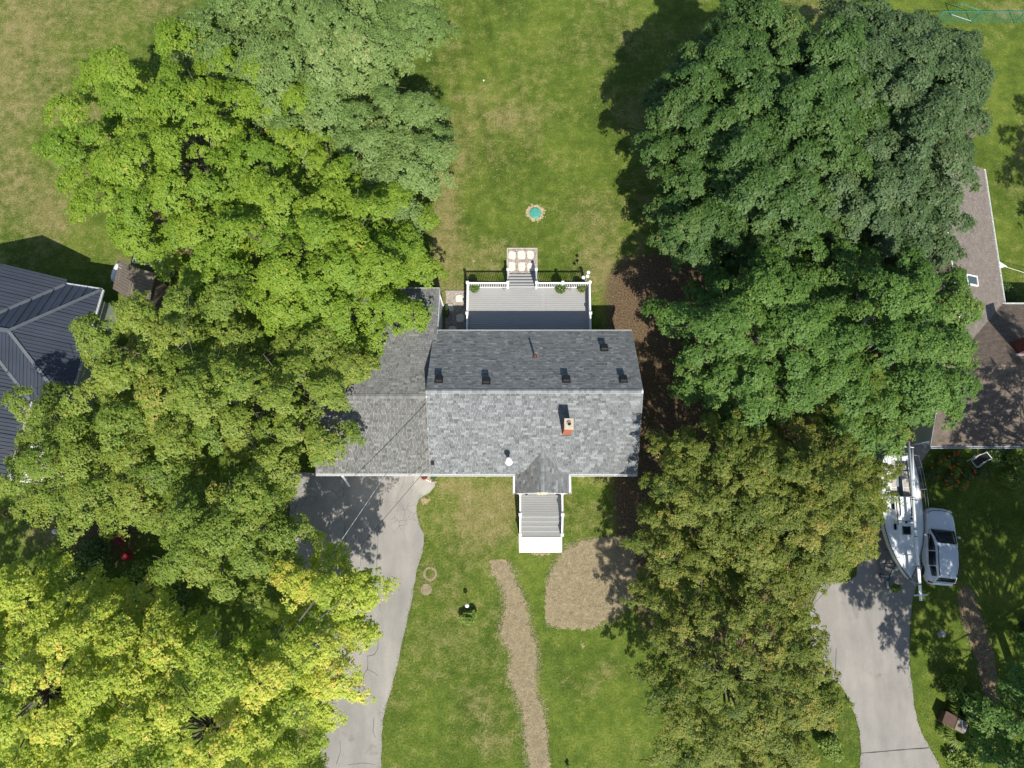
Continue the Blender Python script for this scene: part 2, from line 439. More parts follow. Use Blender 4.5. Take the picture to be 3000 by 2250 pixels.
# ------------------------------------------------------------------ ground
RNG = np.random.default_rng(7)
random.seed(11)
def vnoise(x, y, scale, seed):
    """smooth value noise on arrays"""
    rg = np.random.default_rng(seed); T = rg.random((256, 256))
    x = x*scale + 1000.3; y = y*scale + 1000.7
    i = np.floor(x).astype(int); j = np.floor(y).astype(int); fx = x-i; fy = y-j
    fx = fx*fx*(3-2*fx); fy = fy*fy*(3-2*fy)
    a = T[i % 256, j % 256]; b = T[(i+1) % 256, j % 256]; c = T[i % 256, (j+1) % 256]; d = T[(i+1) % 256, (j+1) % 256]
    return (a*(1-fx)+b*fx)*(1-fy)+(c*(1-fx)+d*fx)*fy
def fbm(x, y, scale, seed, oct=4):
    s = 0; w = 0.5; t = 0
    for k in range(oct):
        s = s + w*vnoise(x, y, scale*2**k, seed+k); t += w; w *= 0.55
    return s/t
def in_poly(x, y, poly):
    r = np.zeros(x.shape, bool); n = len(poly)
    for i in range(n):
        x0, y0 = poly[i][0], poly[i][1]; x1, y1 = poly[(i+1) % n][0], poly[(i+1) % n][1]
        c = ((y0 > y) != (y1 > y)) & (x < (x1-x0)*(y-y0)/((y1-y0) if abs(y1-y0) > 1e-9 else 1e-9)+x0)
        r ^= c
    return r
def pts(lst, z=0.0): return [P(u, v, z) for u, v in lst]
def ragged(poly, step, amp, rg):
    out = []
    n = len(poly)
    for i in range(n):
        a, b = Vector(poly[i][:2]), Vector(poly[(i+1) % n][:2]); k = max(1, int((b-a).length/step))
        nn = Vector((b.y-a.y, a.x-b.x)).normalized()
        for q in range(k):
            p = a+(b-a)*(q/k)+nn*rg.uniform(-amp, amp)
            out.append((p.x, p.y))
    return out

DRIVE = pts([(842,1385),(848,1470),(850,1560),(868,1700),(890,1850),(918,2000),(938,2130),(936,2262),(1116,2262),(1118,2180),(1121,2110),(1131,2072),
  (1142,2036),(1163,1950),(1174,1900),(1186,1850),(1196,1804),(1206,1758),(1216,1700),(1224,1662),(1236,1618),(1242,1590),(1241,1566),(1231,1545),(1223,1512),(1221,1486),(1228,1464),
  (1252,1448),(1272,1428),(1278,1398),(1276,1380)])
DRIVE2 = pts([(2408,1700),(2455,1706),(2490,1700),(2508,1686),(2512,1640),(2516,1560),(2520,1420),(2560,1300),(2640,1290),(2700,1305),(2702,1420),(2700,1560),(2690,1690),(2672,1765),(2666,1830),(2664,1900),(2666,1960),(2671,2012),
  (2678,2070),(2688,2112),(2700,2148),(2716,2178),(2736,2214),(2760,2262),(2518,2262),(2522,2200),(2518,2140),(2507,2100),(2494,2070),(2480,2036),(2462,2008),(2440,1992),(2412,1974),(2380,1955),(2370,1800)])
STRAW_PATH = pts([(1435,1639),(1441,1660),(1443,1678),(1464,1702),(1480,1737),(1482,1770),(1482,1796),(1474,1828),(1470,1855),(1484,1888),(1504,1906),(1500,1940),(1494,1972),(1500,2000),(1512,2023),
  (1531,2082),(1541,2129),(1543,2170),(1545,2211),(1559,2262),(1604,2262),(1610,2227),(1602,2190),(1596,2149),(1586,2070),(1566,2023),(1568,1970),(1572,1913),(1559,1866),(1546,1830),(1539,1776),(1519,1729),(1505,1700),(1496,1670),(1476,1643),(1455,1640)])
STRAW_BED = pts([(1650,1618),(1630,1650),(1612,1690),(1602,1735),(1598,1788),(1604,1815),(1610,1831),(1650,1836),(1711,1843),(1740,1832),(1770,1819),(1800,1806),(1826,1784),(1850,1750),(1868,1718),(1862,1670),(1850,1620),(1835,1575),(1790,1572),(1740,1582),(1700,1590)])
DIRT2 = pts([(2815,1720),(2836,1722),(2852,1738),(2866,1780),(2880,1820),(2894,1860),(2905,1900),(2918,1960),(2925,2010),(2928,2075),(2916,2086),(2905,2085),(2892,2060),(2880,2030),(2870,1980),(2862,1940),(2850,1900),(2838,1868),(2824,1830),(2812,1795),(2806,1745)])

def make_lawn():
    xs = np.concatenate([[-500,-200,-100,-60], np.arange(-44, 46.01, 0.3), [62,100,200,500]])
    ys = np.concatenate([[-500,-200,-100,-50,-30], np.arange(-17, 45.01, 0.3), [60,100,200,500]])
    X, Y = np.meshgrid(xs, ys, indexing='xy'); x = X.ravel(); y = Y.ravel()
    nx, ny = len(xs), len(ys)
    idx = np.arange(nx*ny).reshape(ny, nx)
    F = np.stack([idx[:-1,:-1], idx[:-1,1:], idx[1:,1:], idx[1:,:-1]], -1).reshape(-1, 4)
    n1 = fbm(x, y, 0.16, 3); n2 = fbm(x, y, 0.6, 9)
    dry = 0.04 + 0.42*np.clip((n1-0.42)*2.2, 0, 1) + 0.22*(n2-0.5)
    # the back lawn and the field to the north-west are more sun-bleached than the front lawn
    back = 1/(1+np.exp(-(y-13.5)*0.9))
    dry = dry + back*(0.17 + 0.30*(fbm(x, y, 0.25, 21)-0.5))
    field = 1/(1+np.exp((x+16)*0.6))*back
    dry = dry + field*0.10
    east = 1/(1+np.exp(-(x-24)*0.8)); dry = dry - east*0.18
    litter = np.zeros_like(x); bare = np.zeros_like(x)
    def blob(arr, u, v, ru, rv, a):
        p = P(u, v, 0); q = P(u+ru, v, 0); w = P(u, v-rv, 0)
        rx = abs(q.x-p.x); ry = abs(w.y-p.y)
        d2 = ((x-p.x)/rx)**2+((y-p.y)/ry)**2
        arr += a*np.exp(-d2*1.1)
    for b in [(1310,690,60,230,.45),(1300,560,40,120,.3),(1330,120,60,160,.2),(1560,340,120,60,.18),(1690,120,160,120,.15),(40,180,120,260,.35),(150,640,60,60,.6),(60,520,90,80,.2),(1420,760,110,70,.25),
              (1390,1480,60,60,.55),(1440,1530,70,80,.5),(1330,1420,60,30,.5),(1480,1430,40,60,.35),(1640,1430,30,80,.3),(1800,1400,80,20,.6),(1450,2180,90,60,.28),(1370,2080,80,60,.2),(1720,2030,50,60,.3),(1780,1960,60,60,.4),(1660,2000,40,60,.2),
              (2760,1960,60,60,.3),(2740,1900,40,60,.3),(2950,30,120,40,.4),(2930,120,60,40,.2),(2480,2120,40,60,.35),(2430,2180,40,60,.3),(130,1560,70,60,.6),(1760,790,60,60,.4)]: blob(dry, *b)
    for b in [(1890,860,120,110,.95),(1960,1000,150,150,1.1),(1900,1200,90,200,1.1),(1900,1400,90,160,1.0),(1870,1560,50,120,.9),(1950,1700,90,160,.7),(1840,820,40,40,.5),(860,1450,30,90,.9),(880,2180,40,80,.7),(500,1420,250,120,.5),(300,1600,200,120,.6),(2200,1000,300,400,.8),(2150,1700,300,400,.8),(600,600,400,400,.6)]: blob(litter, *b)
    for b in [(1385,768,16,12,.75),(1440,762,8,12,.6),(1435,700,8,8,.55),(1488,712,6,10,.55),(1650,735,12,12,.5),(1705,752,12,12,.45),(1568,648,14,8,.8),(1568,600,14,8,.8),(1545,623,8,14,.8),(1591,623,8,14,.8),(1245,1470,22,14,.9),(1700,1393,200,5,.55),(1400,1393,150,5,.5),(1512,1580,10,50,.5),(1655,1560,10,70,.6),(1655,1460,8,30,.5),(1580,1626,70,7,.75),(1285,1425,20,20,.5),(1640,1890,14,18,.5),(1705,1890,14,30,.6),(1600,1850,10,14,.5),(2870,62,16,8,.6),(2980,74,20,8,.6),
              (1735,825,12,12,.55),(1757,850,16,20,.35)]: blob(bare, *b)
    # two worn rings beside the drive
    for (u, v, r0, w) in ((1260,1681,0.36,0.06),(1249,1727,0.24,0.16)):
        p = P(u, v, 0); rr = np.hypot(x-p.x, y-p.y); bare += 0.0*rr
    mow = np.sin((x*0.985+y*0.17)*2*math.pi/1.45)*back*(x > -7)*np.clip((3-x)/4, 0, 1)*np.clip((y-20)/8, 0, 1)
    o = np_object('lawn', np.stack([x, y, np.zeros_like(x)], 1), F, M['lawn'], attrs={'dry': ('POINT', dry), 'litter': ('POINT', litter), 'bare': ('POINT', bare), 'mow': ('POINT', mow)})
    tag(o, 'patchy mown lawn with bleached and bare spots around the houses', 'lawn', kind='structure')
    return o
make_lawn()

def sheet(name, poly, z, m, label, cat, thick=0.05, kind='structure'):
    me = MB().prism(poly, z-thick, z)
    o = me.build(name, m)
    return tag(o, label, cat, kind=kind)
rg = random.Random(5)
sheet('driveway', ragged(DRIVE, 0.35, 0.035, rg), 0.022, M['asphalt'], 'cracked grey asphalt driveway in front of the grey garage', 'driveway')
sheet('driveway', ragged(DRIVE2, 0.35, 0.03, rg), 0.022, M['asphalt2'], 'smooth grey asphalt driveway leading to the boat', 'driveway')
# seam and long cracks on the near drive (open joints, real slits darker than the surface are thin tar strips)
def strip(name, line, w, z, m, parent=None, jit=0.0, rg=rg):
    mb = MB(); q = []
    for i in range(len(line)-1):
        a, b = Vector(line[i]), Vector(line[i+1]); k = max(1, int((b-a).length/0.25))
        for t in range(k): q.append(a+(b-a)*(t/k)+Vector((rg.uniform(-jit, jit), rg.uniform(-jit, jit), 0)))
    q.append(Vector(line[-1]))
    vs, fs = [], []
    for i, p in enumerate(q):
        d = (q[min(i+1, len(q)-1)]-q[max(i-1, 0)]); s = Vector((-d.y, d.x, 0)).normalized()*(w/2)*rg.uniform(0.6, 1.3)
        vs += [(p.x+s.x, p.y+s.y, z), (p.x-s.x, p.y-s.y, z)]
        if i: fs.append((2*i-2, 2*i-1, 2*i+1, 2*i))
    mb.add(vs, fs)
    return mb.build(name, m, parent)
M['tar'] = mat('crack_fill', [(0.04,0.04,0.038), (0.07,0.066,0.06)], 5, 0.95)
drv = [o for o in COL.objects if o.name.startswith('driveway')]
for line, w in (([(1098,1822),(1108,1840),(1109,1862),(1108,1900),(1096,1918),(1078,1922)],.035), ([(1078,1920),(1079,1945),(1077,1960),(1066,1976),(1066,2010),(1067,2016),(1054,2036)],.04), ([(1077,1960),(1096,1970),(1108,1980)],.025), ([(1067,2014),(1080,2030),(1096,2044)],.025),
                ([(1010,1380),(1008,1440),(1004,1460)],.03),([(946,1490),(950,1530),(960,1540),(948,1560)],.025),([(1008,1500),(1012,1580),(1008,1630),(1010,1660)],.03),([(1040,1570),(1056,1590),(1060,1610)],.02),([(1058,1630),(1056,1660),(1046,1665),(1054,1690)],.025),([(985,2238),(1000,2200),(996,2170)],.03),([(940,2230),(955,2250)],.03),([(1020,2240),(1060,2236),(1100,2240)],.025),([(1096,2100),(1092,2140),(1100,2160)],.03)):
    o = strip('crack', pts(line, 0.0), w*0.75, 0.0265, M['tar'], drv[0], 0.03)
o = strip('joint', pts([(2522,2206),(2600,2200),(2722,2190)]), 0.05, 0.0265, M['tar'], drv[1], 0.01)
o = strip('joint', pts([(1110,1540),(1104,1640),(1106,1720),(1114,1790)]), 0.02, 0.0265, M['tar'], drv[0], 0.01)
tag(MB().prism(pts([(1276,1384),(1279,1400),(1274,1424),(1258,1444),(1238,1452),(1222,1440),(1212,1420),(1216,1384)]), 0.0, 0.034).build('concrete_apron', M['concrete']),
    'rounded pale concrete apron at the corner of the house and drive', 'apron', kind='structure')
tag(MB().prism(pts([(2640,1296),(2690,1262),(2730,1262),(2732,1308),(2700,1350),(2690,1392),(2676,1410),(2640,1400)]), 0.0, 0.03).build('concrete_path', M['concrete']),
    'concrete path between the boat and the brown-roofed house', 'path', kind='structure')

def blades(name, poly, count, m, parent, L=(0.10, 0.28), w=0.012, z0=0.012, z1=0.05, seed=1, lift=0.04, spread=0.0):
    rg = np.random.default_rng(seed)
    a = np.array([(p[0], p[1]) for p in poly]); lo = a.min(0); hi = a.max(0)
    q = rg.uniform(lo, hi, (count*4, 2)); 
    if spread: 
        jx = q + rg.normal(0, spread, q.shape)
        ok = in_poly(jx[:,0], jx[:,1], a)
    else: ok = in_poly(q[:,0], q[:,1], a)
    q = q[ok][:count]
    n = len(q); t = rg.uniform(0, 2*np.pi, n); ln = rg.uniform(L[0], L[1], n)
    d = np.stack([np.cos(t), np.sin(t)], 1)*ln[:,None]/2; s = np.stack([-np.sin(t), np.cos(t)], 1)*w/2
    z = rg.uniform(z0, z1, n); dz = rg.uniform(-lift, lift, n)
    zz = lambda k: np.maximum(z+k*dz, 0.008)[:,None]
    V = np.stack([np.hstack([q-d-s, zz(-1)]), np.hstack([q-d+s, zz(-1)]), np.hstack([q+d+s, zz(1)]), np.hstack([q+d-s, zz(1)])], 1).reshape(-1, 3)
    F = np.arange(4*n).reshape(n, 4)
    return np_object(name, V, F, m, parent, {'tone': ('FACE', rg.random(n))}, kind='stuff')
rg = random.Random(8)
for nm, poly, cnt, lab in (('straw_mulch', STRAW_PATH, 13000, 'winding strip of pale straw mulch across the front lawn'),
                      ('straw_mulch', STRAW_BED, 19000, 'broad bed of pale straw mulch right of the white slab')):
    s = sheet(nm, ragged(poly, 0.13, 0.15, rg), 0.010, M['straw'], lab, 'straw', 0.02, kind='stuff')
    blades('straw_blades', poly, cnt, M['strawblade'], s, L=(0.08, 0.24), w=0.009, seed=cnt, spread=0.24)
s = sheet('bare_dirt', ragged(DIRT2, 0.2, 0.08, rg), 0.010, M['dirt'], 'strip of bare brown dirt on the shaded right lawn', 'dirt', 0.02, kind='stuff')
blades('dirt_litter', DIRT2, 1500, M['strawblade'], s, seed=4, spread=0.12)
# worn grass rings
for (u, v, r, w, lab) in ((1260,1681,0.36,0.075,'round ring of dead grass, the larger one, beside the drive'), (1249,1727,0.22,0.30,'small round patch of dead grass beside the drive')):
    p = P(u, v, 0); rg2 = np.random.default_rng(int(u)); n = 380
    t = rg2.uniform(0, 2*np.pi, n); rr = (r+rg2.normal(0, w*0.35, n)) if w < 0.2 else 0.33*np.sqrt(rg2.random(n))
    q = np.stack([p.x+rr*np.cos(t), p.y+rr*np.sin(t)], 1); tt = t+np.pi/2+rg2.normal(0, .6, n)
    d = np.stack([np.cos(tt), np.sin(tt)], 1)*0.055; sd = np.stack([-np.sin(tt), np.cos(tt)], 1)*0.011
    z = rg2.uniform(0.008, 0.03, n)[:,None]
    V = np.stack([np.hstack([q-d-sd, z]), np.hstack([q-d+sd, z]), np.hstack([q+d+sd, z]), np.hstack([q+d-sd, z])], 1).reshape(-1, 3)
    tag(np_object('dead_grass', V, np.arange(4*n).reshape(n, 4), M['strawblade'], None, {'tone': ('FACE', rg2.random(n)*0.35)}), lab, 'grass', kind='stuff')

# grass tufts that give the lawn relief: thicker along drive edges and in the lush patches
def grass():
    rg = np.random.default_rng(33)
    n0 = 330000
    x = rg.uniform(-34, 34, n0); y = rg.uniform(-13, 38, n0)
    lush = fbm(x, y, 0.35, 55)
    keep = rg.random(n0) < np.clip(0.25+(lush-0.4)*2.0, 0.05, 1)*0.5
    for poly in (DRIVE, DRIVE2, STRAW_PATH, STRAW_BED, DIRT2): keep &= ~in_poly(x, y, poly)
    keep &= ~((x > -12) & (x < 7.2) & (y > 3.2) & (y < 12.6))
    keep &= ~((x > -5) & (x < 5) & (y > 12) & (y < 16.6)) & ~((x > -12) & (x < -3) & (y > 12) & (y < 16.0))
    keep &= ~((x > -0.2) & (x < 3.2) & (y > -1.2) & (y < 4)) & ~((x > 24) & (y > 4.5) & (y < 23.5)) & ~((x < -22) & (y > 2) & (y < 18))
    keep &= ~((x > -0.75) & (x < 1.4) & (y > 16) & (y < 18.6))
    x = x[keep]; y = y[keep]
    # edges of the front drive
    ex, ey = [], []
    for poly in (DRIVE, DRIVE2):
        for i in range(len(poly)):
            a, b = poly[i], poly[(i+1) % len(poly)]; k = int((b-a).length*40)
            t = rg.random(k); ex.append(a.x+(b.x-a.x)*t+rg.normal(0, .05, k)); ey.append(a.y+(b.y-a.y)*t+rg.normal(0, .05, k))
    ex = np.concatenate(ex); ey = np.concatenate(ey); ok = ~((ey > 2.6) & (ex < -4))
    x = np.concatenate([x, ex[ok]]); y = np.concatenate([y, ey[ok]])
    n = len(x); t = rg.uniform(0, 2*np.pi, n); h = rg.uniform(0.02, 0.07, n); ln = rg.uniform(0.04, 0.11, n); w = rg.uniform(.012, .03, n)
    d = np.stack([np.cos(t)*ln, np.sin(t)*ln, h], 1); s = np.stack([-np.sin(t)*w, np.cos(t)*w, np.zeros(n)], 1)
    b = np.stack([x, y, np.full(n, 0.002)], 1)
    V = np.stack([b-s, b+s, b+d], 1).reshape(-1, 3)
    tone = np.clip(0.5+(fbm(x, y, 0.3, 77)-0.5)*1.2+rg.normal(0, .22, n)+0.12*(y > 13), 0, 1)
    o = np_object('grass', V, np.arange(3*n).reshape(n, 3), M['grassblade'], None, {'tone': ('FACE', tone)})
    tag(o, 'short green and yellowing grass blades over the lawn', 'grass', kind='stuff')
M['grassblade'] = leaf_mat('grass_blade', [(0.060,0.105,0.014), (0.105,0.160,0.022), (0.190,0.205,0.050), (0.260,0.220,0.095)], 0.15, [0, .4, .75, 1])
grass()

# ------------------------------------------------------------------ shingled roofs
_shm = {}
def shingle_mesh(m, w, tone, h, e):
    key = (m.name, w, tone, h, e)
    if key not in _shm:
        me = bpy.data.meshes.new('shingle')
        g0 = 0.003
        me.from_pydata([(g0,0,h),(w-g0,0,h),(w-g0,e*1.12,0.002),(g0,e*1.12,0.002),(g0,0,-0.004),(w-g0,0,-0.004)], [], [(0,1,2,3),(4,5,1,0),(4,0,3),(5,2,1)])
        at = me.attributes.new('tone', 'FLOAT', 'FACE'); at.data.foreach_set('value', [tone]*4)
        me.materials.append(m); me.update(); me.polygons.foreach_set('use_smooth', [False]*4); _shm[key] = me
    return _shm[key]
def shingles(roof, O, a, b, W, L, m, seed, expo=0.143, n_ind=300, light=0.22):
    rg = random.Random(seed)
    a, b, O = Vector(a).normalized(), Vector(b).normalized(), Vector(O); n = a.cross(b)
    WS = (0.16, 0.21, 0.26, 0.33); TS = (0.14, 0.30, 0.40, 0.50, 0.60, 0.76, 0.98); TW = (6, 16, 24, 22, 16, 9, light*50); HS = (0.006, 0.012)
    tabs = []
    rows = int(L/expo)
    for r in range(rows):
        t = r*expo; s = -rg.uniform(0, 0.2); first = True
        rowtone = rg.uniform(-0.06, 0.06)
        while s < W-0.02:
            w = rg.choice(WS); tn = rg.choices(TS, TW)[0]; h = rg.choice(HS)
            s0 = max(s, 0.0); s1 = min(s+w, W)
            if s1-s0 > 0.03: tabs.append((s0, t, s1-s0 if (s1-s0) < w-0.001 else w, tn, h))
            s += w
    cam0 = Vector((0, 0, CAM_H))
    tabs.sort(key=lambda q: (O+a*(q[0]+q[2]/2)+b*q[1]-cam0).length)
    off = origin(roof)
    full = [q for q in tabs if q[2] in WS]; ind = set(id(q) for q in full[:n_ind])
    rot = Matrix((( a.x, b.x, n.x, 0), (a.y, b.y, n.y, 0), (a.z, b.z, n.z, 0), (0, 0, 0, 1)))
    V, F, T = [], [], []
    for q in tabs:
        s, t, w, tn, h = q
        p = O+a*s+b*t+n*0.004
        if id(q) in ind:
            me = shingle_mesh(m, w, tn, h, expo)
            o = bpy.data.objects.new('shingle', me); COL.objects.link(o); o.parent = roof
            o.matrix_local = Matrix.Translation(p-off) @ rot
        else:
            k = len(V); g0 = 0.003
            for ls, lt, ln in ((g0,0,h),(w-g0,0,h),(w-g0,expo*1.12,0.002),(g0,expo*1.12,0.002),(g0,0,-0.004),(w-g0,0,-0.004)):
                V.append(tuple(p+a*ls+b*lt+n*ln))
            F += [(k,k+1,k+2,k+3),(k+4,k+5,k+1,k)]; T += [tn, tn]
    if V: np_object('shingle_field', V, F, m, roof, {'tone': ('FACE', T)}, kind='stuff')
def ridge_caps(roof, p, q, na, nb, m, seed, step=0.15, wid=0.15):
    """bent cap shingles along a ridge"""
    rg = random.Random(seed); p, q = Vector(p), Vector(q); d = (q-p); k = int(d.length/step); d.normalize()
    na, nb = Vector(na).normalized(), Vector(nb).normalized()   # down-slope directions of both sides
    up = Vector((0, 0, 1)); off = origin(roof)
    meshes = []
    for tn in (0.5, 0.68, 0.82, 0.95):
        me = bpy.data.meshes.new('ridge_shingle'); w = step*1.6
        vs = []
        for x, hh in ((0, 0.022), (w, 0.010)):
            for nn in (na, None, nb):
                c = d*x+up*hh if nn is None else d*x+nn*wid+up*(hh)
                vs.append(tuple(c))
        me.from_pydata(vs+[tuple(Vector(vs[0])-up*.02), tuple(Vector(vs[1])-up*.02), tuple(Vector(vs[2])-up*.02)], [], [(0,1,4,3),(1,2,5,4),(6,7,1,0),(7,8,2,1)])
        at = me.attributes.new('tone', 'FLOAT', 'FACE'); at.data.foreach_set('value', [tn]*4)
        me.materials.append(m); meshes.append(me)
    for i in range(k):
        link('ridge_shingle', rg.choice(meshes), roof, loc=p+d*(i*step)-off)

def gutter(name, parent, p, q, out, m, w=0.11, h=0.10):
    """open channel from p to q; out = horizontal direction away from the roof"""
    p, q, o = Vector(p), Vector(q), Vector(out).normalized(); d = (q-p)
    mb = MB(); z = Vector((0, 0, 1))
    mb.obox((p+q)/2+o*(w/2)-z*h, d/2, o*(w/2), z*0.004)
    mb.obox((p+q)/2+o*0.004-z*(h/2), d/2, o*0.004, z*(h/2-0.005))
    mb.obox((p+q)/2+o*(w-0.010)-z*(h/2-0.006), d/2, o*0.010, z*(h/2-0.002))
    for e in (p, q): mb.obox(e+o*(w/2)-z*(h/2), d.normalized()*0.004, o*(w/2-0.021), z*(h/2-0.006))
    k = int(d.length/0.6)
    for i in range(1, k): mb.obox(p+d*(i/k)+o*(w/2-0.004)-z*0.012, d.normalized()*0.010, o*(w/2-0.02), z*0.005)
    return mb.build(name, m, parent)
def window(parent, c, wdir, W, H, out, frame, n='window'):
    c, wd, o = Vector(c), Vector(wdir).normalized(), Vector(out).normalized(); z = Vector((0, 0, 1))
    mb = MB()
    for s in (-1, 1):
        mb.obox(c+wd*(s*(W/2))+o*0.02, wd*0.045, z*(H/2+0.045), o*0.03)
        mb.obox(c+z*(s*(H/2))+o*0.02, wd*(W/2-0.046), z*0.045, o*0.028)
    mb.obox(c+o*0.016, wd*(W/2-0.046), z*0.02, o*0.02)
    w = mb.build(n, frame, parent)
    MB().obox(c+o*0.006, wd*(W/2-0.046), z*(H/2-0.046), o*0.004).build('pane', M['pane'], w)
    return w

# ------------------------------------------------------------------ main house
EX0, EX1, EY0, EY1, EZ, RY, RZ = -5.10, 7.05, 3.57, 12.30, 3.0, 7.95, 6.0
house = thing('grey_roof_house', 'long house with light grey shingle roof, brick chimney and black roof vents', 'house', (1.0, 7.95, 0))
mb = MB()
wx0, wx1, wy0, wy1 = EX0+0.28, EX1-0.28, EY0+0.36, EY1-0.40
zt = lambda y: RZ-0.16-abs(y-RY)*(RZ-EZ)/(RY-EY0)
poly = [(wy0, 0), (wy1, 0), (wy1, zt(wy1)), (RY, zt(RY)), (wy0, zt(wy0))]
vs = [(wx0, y, z) for y, z in poly]+[(wx1, y, z) for y, z in poly]
mb.add(vs, [(0,4,3,2,1),(5,6,7,8,9),(0,1,6,5),(1,2,7,6),(2,3,8,7),(3,4,9,8),(4,0,5,9)])
mb.build('wall', M['siding'], house)
MB().box(wx0-0.02, wx1+0.02, wy0-0.02, wy1+0.02, 0.0, 0.28).build('foundation', M['concrete'], house)
th = 0.09
sf = Vector((0, RY-EY0, RZ-EZ)); LF = sf.length; bf = sf.normalized(); nf = Vector((1, 0, 0)).cross(bf)
sb = Vector((0, RY-EY1, RZ-EZ)); LB = sb.length; bb = sb.normalized(); nb = Vector((-1, 0, 0)).cross(bb)
r_front = MB().slab([(EX0,EY0,EZ),(EX1,EY0,EZ),(EX1,RY,RZ),(EX0,RY,RZ)], th, nf).build('roof_slope', M['offwhite'], house)
r_back = MB().slab([(EX1,EY1,EZ),(EX0,EY1,EZ),(EX0,RY,RZ),(EX1,RY,RZ)], th, nb).build('roof_slope', M['offwhite'], house)
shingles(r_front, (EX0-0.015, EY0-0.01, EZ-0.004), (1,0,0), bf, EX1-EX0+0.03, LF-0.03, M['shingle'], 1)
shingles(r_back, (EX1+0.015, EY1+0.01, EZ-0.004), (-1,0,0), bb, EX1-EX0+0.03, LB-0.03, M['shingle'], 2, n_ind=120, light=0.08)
ridge_caps(r_front, (EX0, RY, RZ+0.012), (EX1-0.1, RY, RZ+0.012), -bf, -bb, M['shingle'], 3)
gutter('gutter', house, (EX0-0.02, EY0-0.012, EZ-0.03), (-0.12, EY0-0.012, EZ-0.03), (0,-1,0), M['white'], 0.12)
gutter('gutter', house, (3.08, EY0-0.012, EZ-0.03), (EX1+0.02, EY0-0.012, EZ-0.03), (0,-1,0), M['white'], 0.12)
gutter('gutter', house, (EX0, EY1+0.012, EZ-0.03), (EX1, EY1+0.012, EZ-0.03), (0,1,0), M['offwhite'], 0.07)
for x in (EX0-0.012, EX1+0.012):
    for (y0, y1, bvec, nn, LL) in ((EY0, RY, bf, nf, LF), (EY1, RY, bb, nb, LB)):
        c = Vector((x, (y0+y1)/2, (EZ+RZ)/2))-nn*0.10
        MB().obox(c, bvec*(LL/2-0.02), nn*0.08, Vector((0.011, 0, 0))).build('rake_board', M['offwhite'], house)
for x in (-3.4, 4.6, 6.0): window(house, (x, wy0, 1.7), (1,0,0), 1.1, 1.2, (0,-1,0), M['white'])
for x in (-4.0, 5.4): window(house, (x, wy1, 1.75), (-1,0,0), 1.1, 1.0, (0,1,0), M['white'])
for y in (6.2, 9.6): window(house, (wx1, y, 1.7), (0,1,0), 1.0, 1.2, (1,0,0), M['white'])
d = MB().box(-0.2, 1.7, wy1-0.02, wy1+0.04, 0.74, 2.75).build('door', M['white'], house)
MB().box(-0.1, 0.72, wy1+0.041, wy1+0.05, 0.85, 2.65).build('pane', M['pane'], d)
MB().box(0.80, 1.6, wy1+0.041, wy1+0.05, 0.85, 2.65).build('pane', M['pane'], d)
# chimney
cx0, cx1, cy0, cy1, ct = 2.59, 3.06, 5.68, 6.26, 6.62
zroof = lambda y: EZ+(y-EY0)*(RZ-EZ)/(RY-EY0)
ch = MB().box(cx0+0.012, cx1-0.012, cy0+0.012, cy1-0.012, 4.2, ct).build('chimney', M['mortar'], house)
mb = MB(); z = 4.3; rgc = random.Random(4); row = 0
while z < ct-0.07:
    for (ax, fx, lo, hi) in (('x', cy0, cx0, cx1), ('x', cy1, cx0, cx1), ('y', cx0, cy0, cy1), ('y', cx1, cy0, cy1)):
        s = lo-(0.1 if row % 2 else 0)
        while s < hi-0.02:
            a0, a1 = max(s, lo), min(s+0.195, hi); tn = rgc.random(); pr = 0.012
            if a1-a0 > 0.03:
                sgn = -1 if fx in (cy0, cx0) else 1
                f0, f1 = sorted((fx-sgn*0.03, fx+sgn*0.0))
                if ax == 'x': mb.box(a0, a1, f0, f1, z, z+0.062, tn)
                else: mb.box(f0, f1, a0+0.031 if a0 == lo else a0, a1-0.031 if a1 == hi else a1, z, z+0.062, tn)
            s += 0.205
    z += 0.073; row += 1
mb.build('brickwork', M['brick'], ch)
MB().box(cx0-0.02, cx1+0.02, cy0-0.02, cy1+0.02, ct, ct+0.05).build('chimney_cap', M['cap'], ch, bevel=0.012)
mb = MB(); cc = ((cx0+cx1)/2+0.01, (cy0+cy1)/2, ct+0.052)
mb.lathe(cc, [(0.125, 0), (0.125, 0.10), (0.10, 0.10), (0.10, 0.01)], 16); mb.build('flue_liner', M['cap'], ch, smooth=False)
MB().lathe(cc, [(0.098, 0.012), (0.06, 0.013)], 16).build('flue_mouth', M['blackmetal'], ch)
mb = MB()
for (p, q) in (((cx0-0.05, cy0-0.06), (cx1+0.05, cy0-0.012)), ((cx0-0.05, cy1+0.012), (cx1+0.05, cy1+0.06))):
    y0, y1 = p[1], q[1]
    mb.slab([(p[0], y0, zroof(y0)+0.022), (q[0], y0, zroof(y0)+0.022), (q[0], y1, zroof(y1)+0.022), (p[0], y1, zroof(y1)+0.022)], 0.006)
mb.build('flashing', M['blackmetal'], ch)
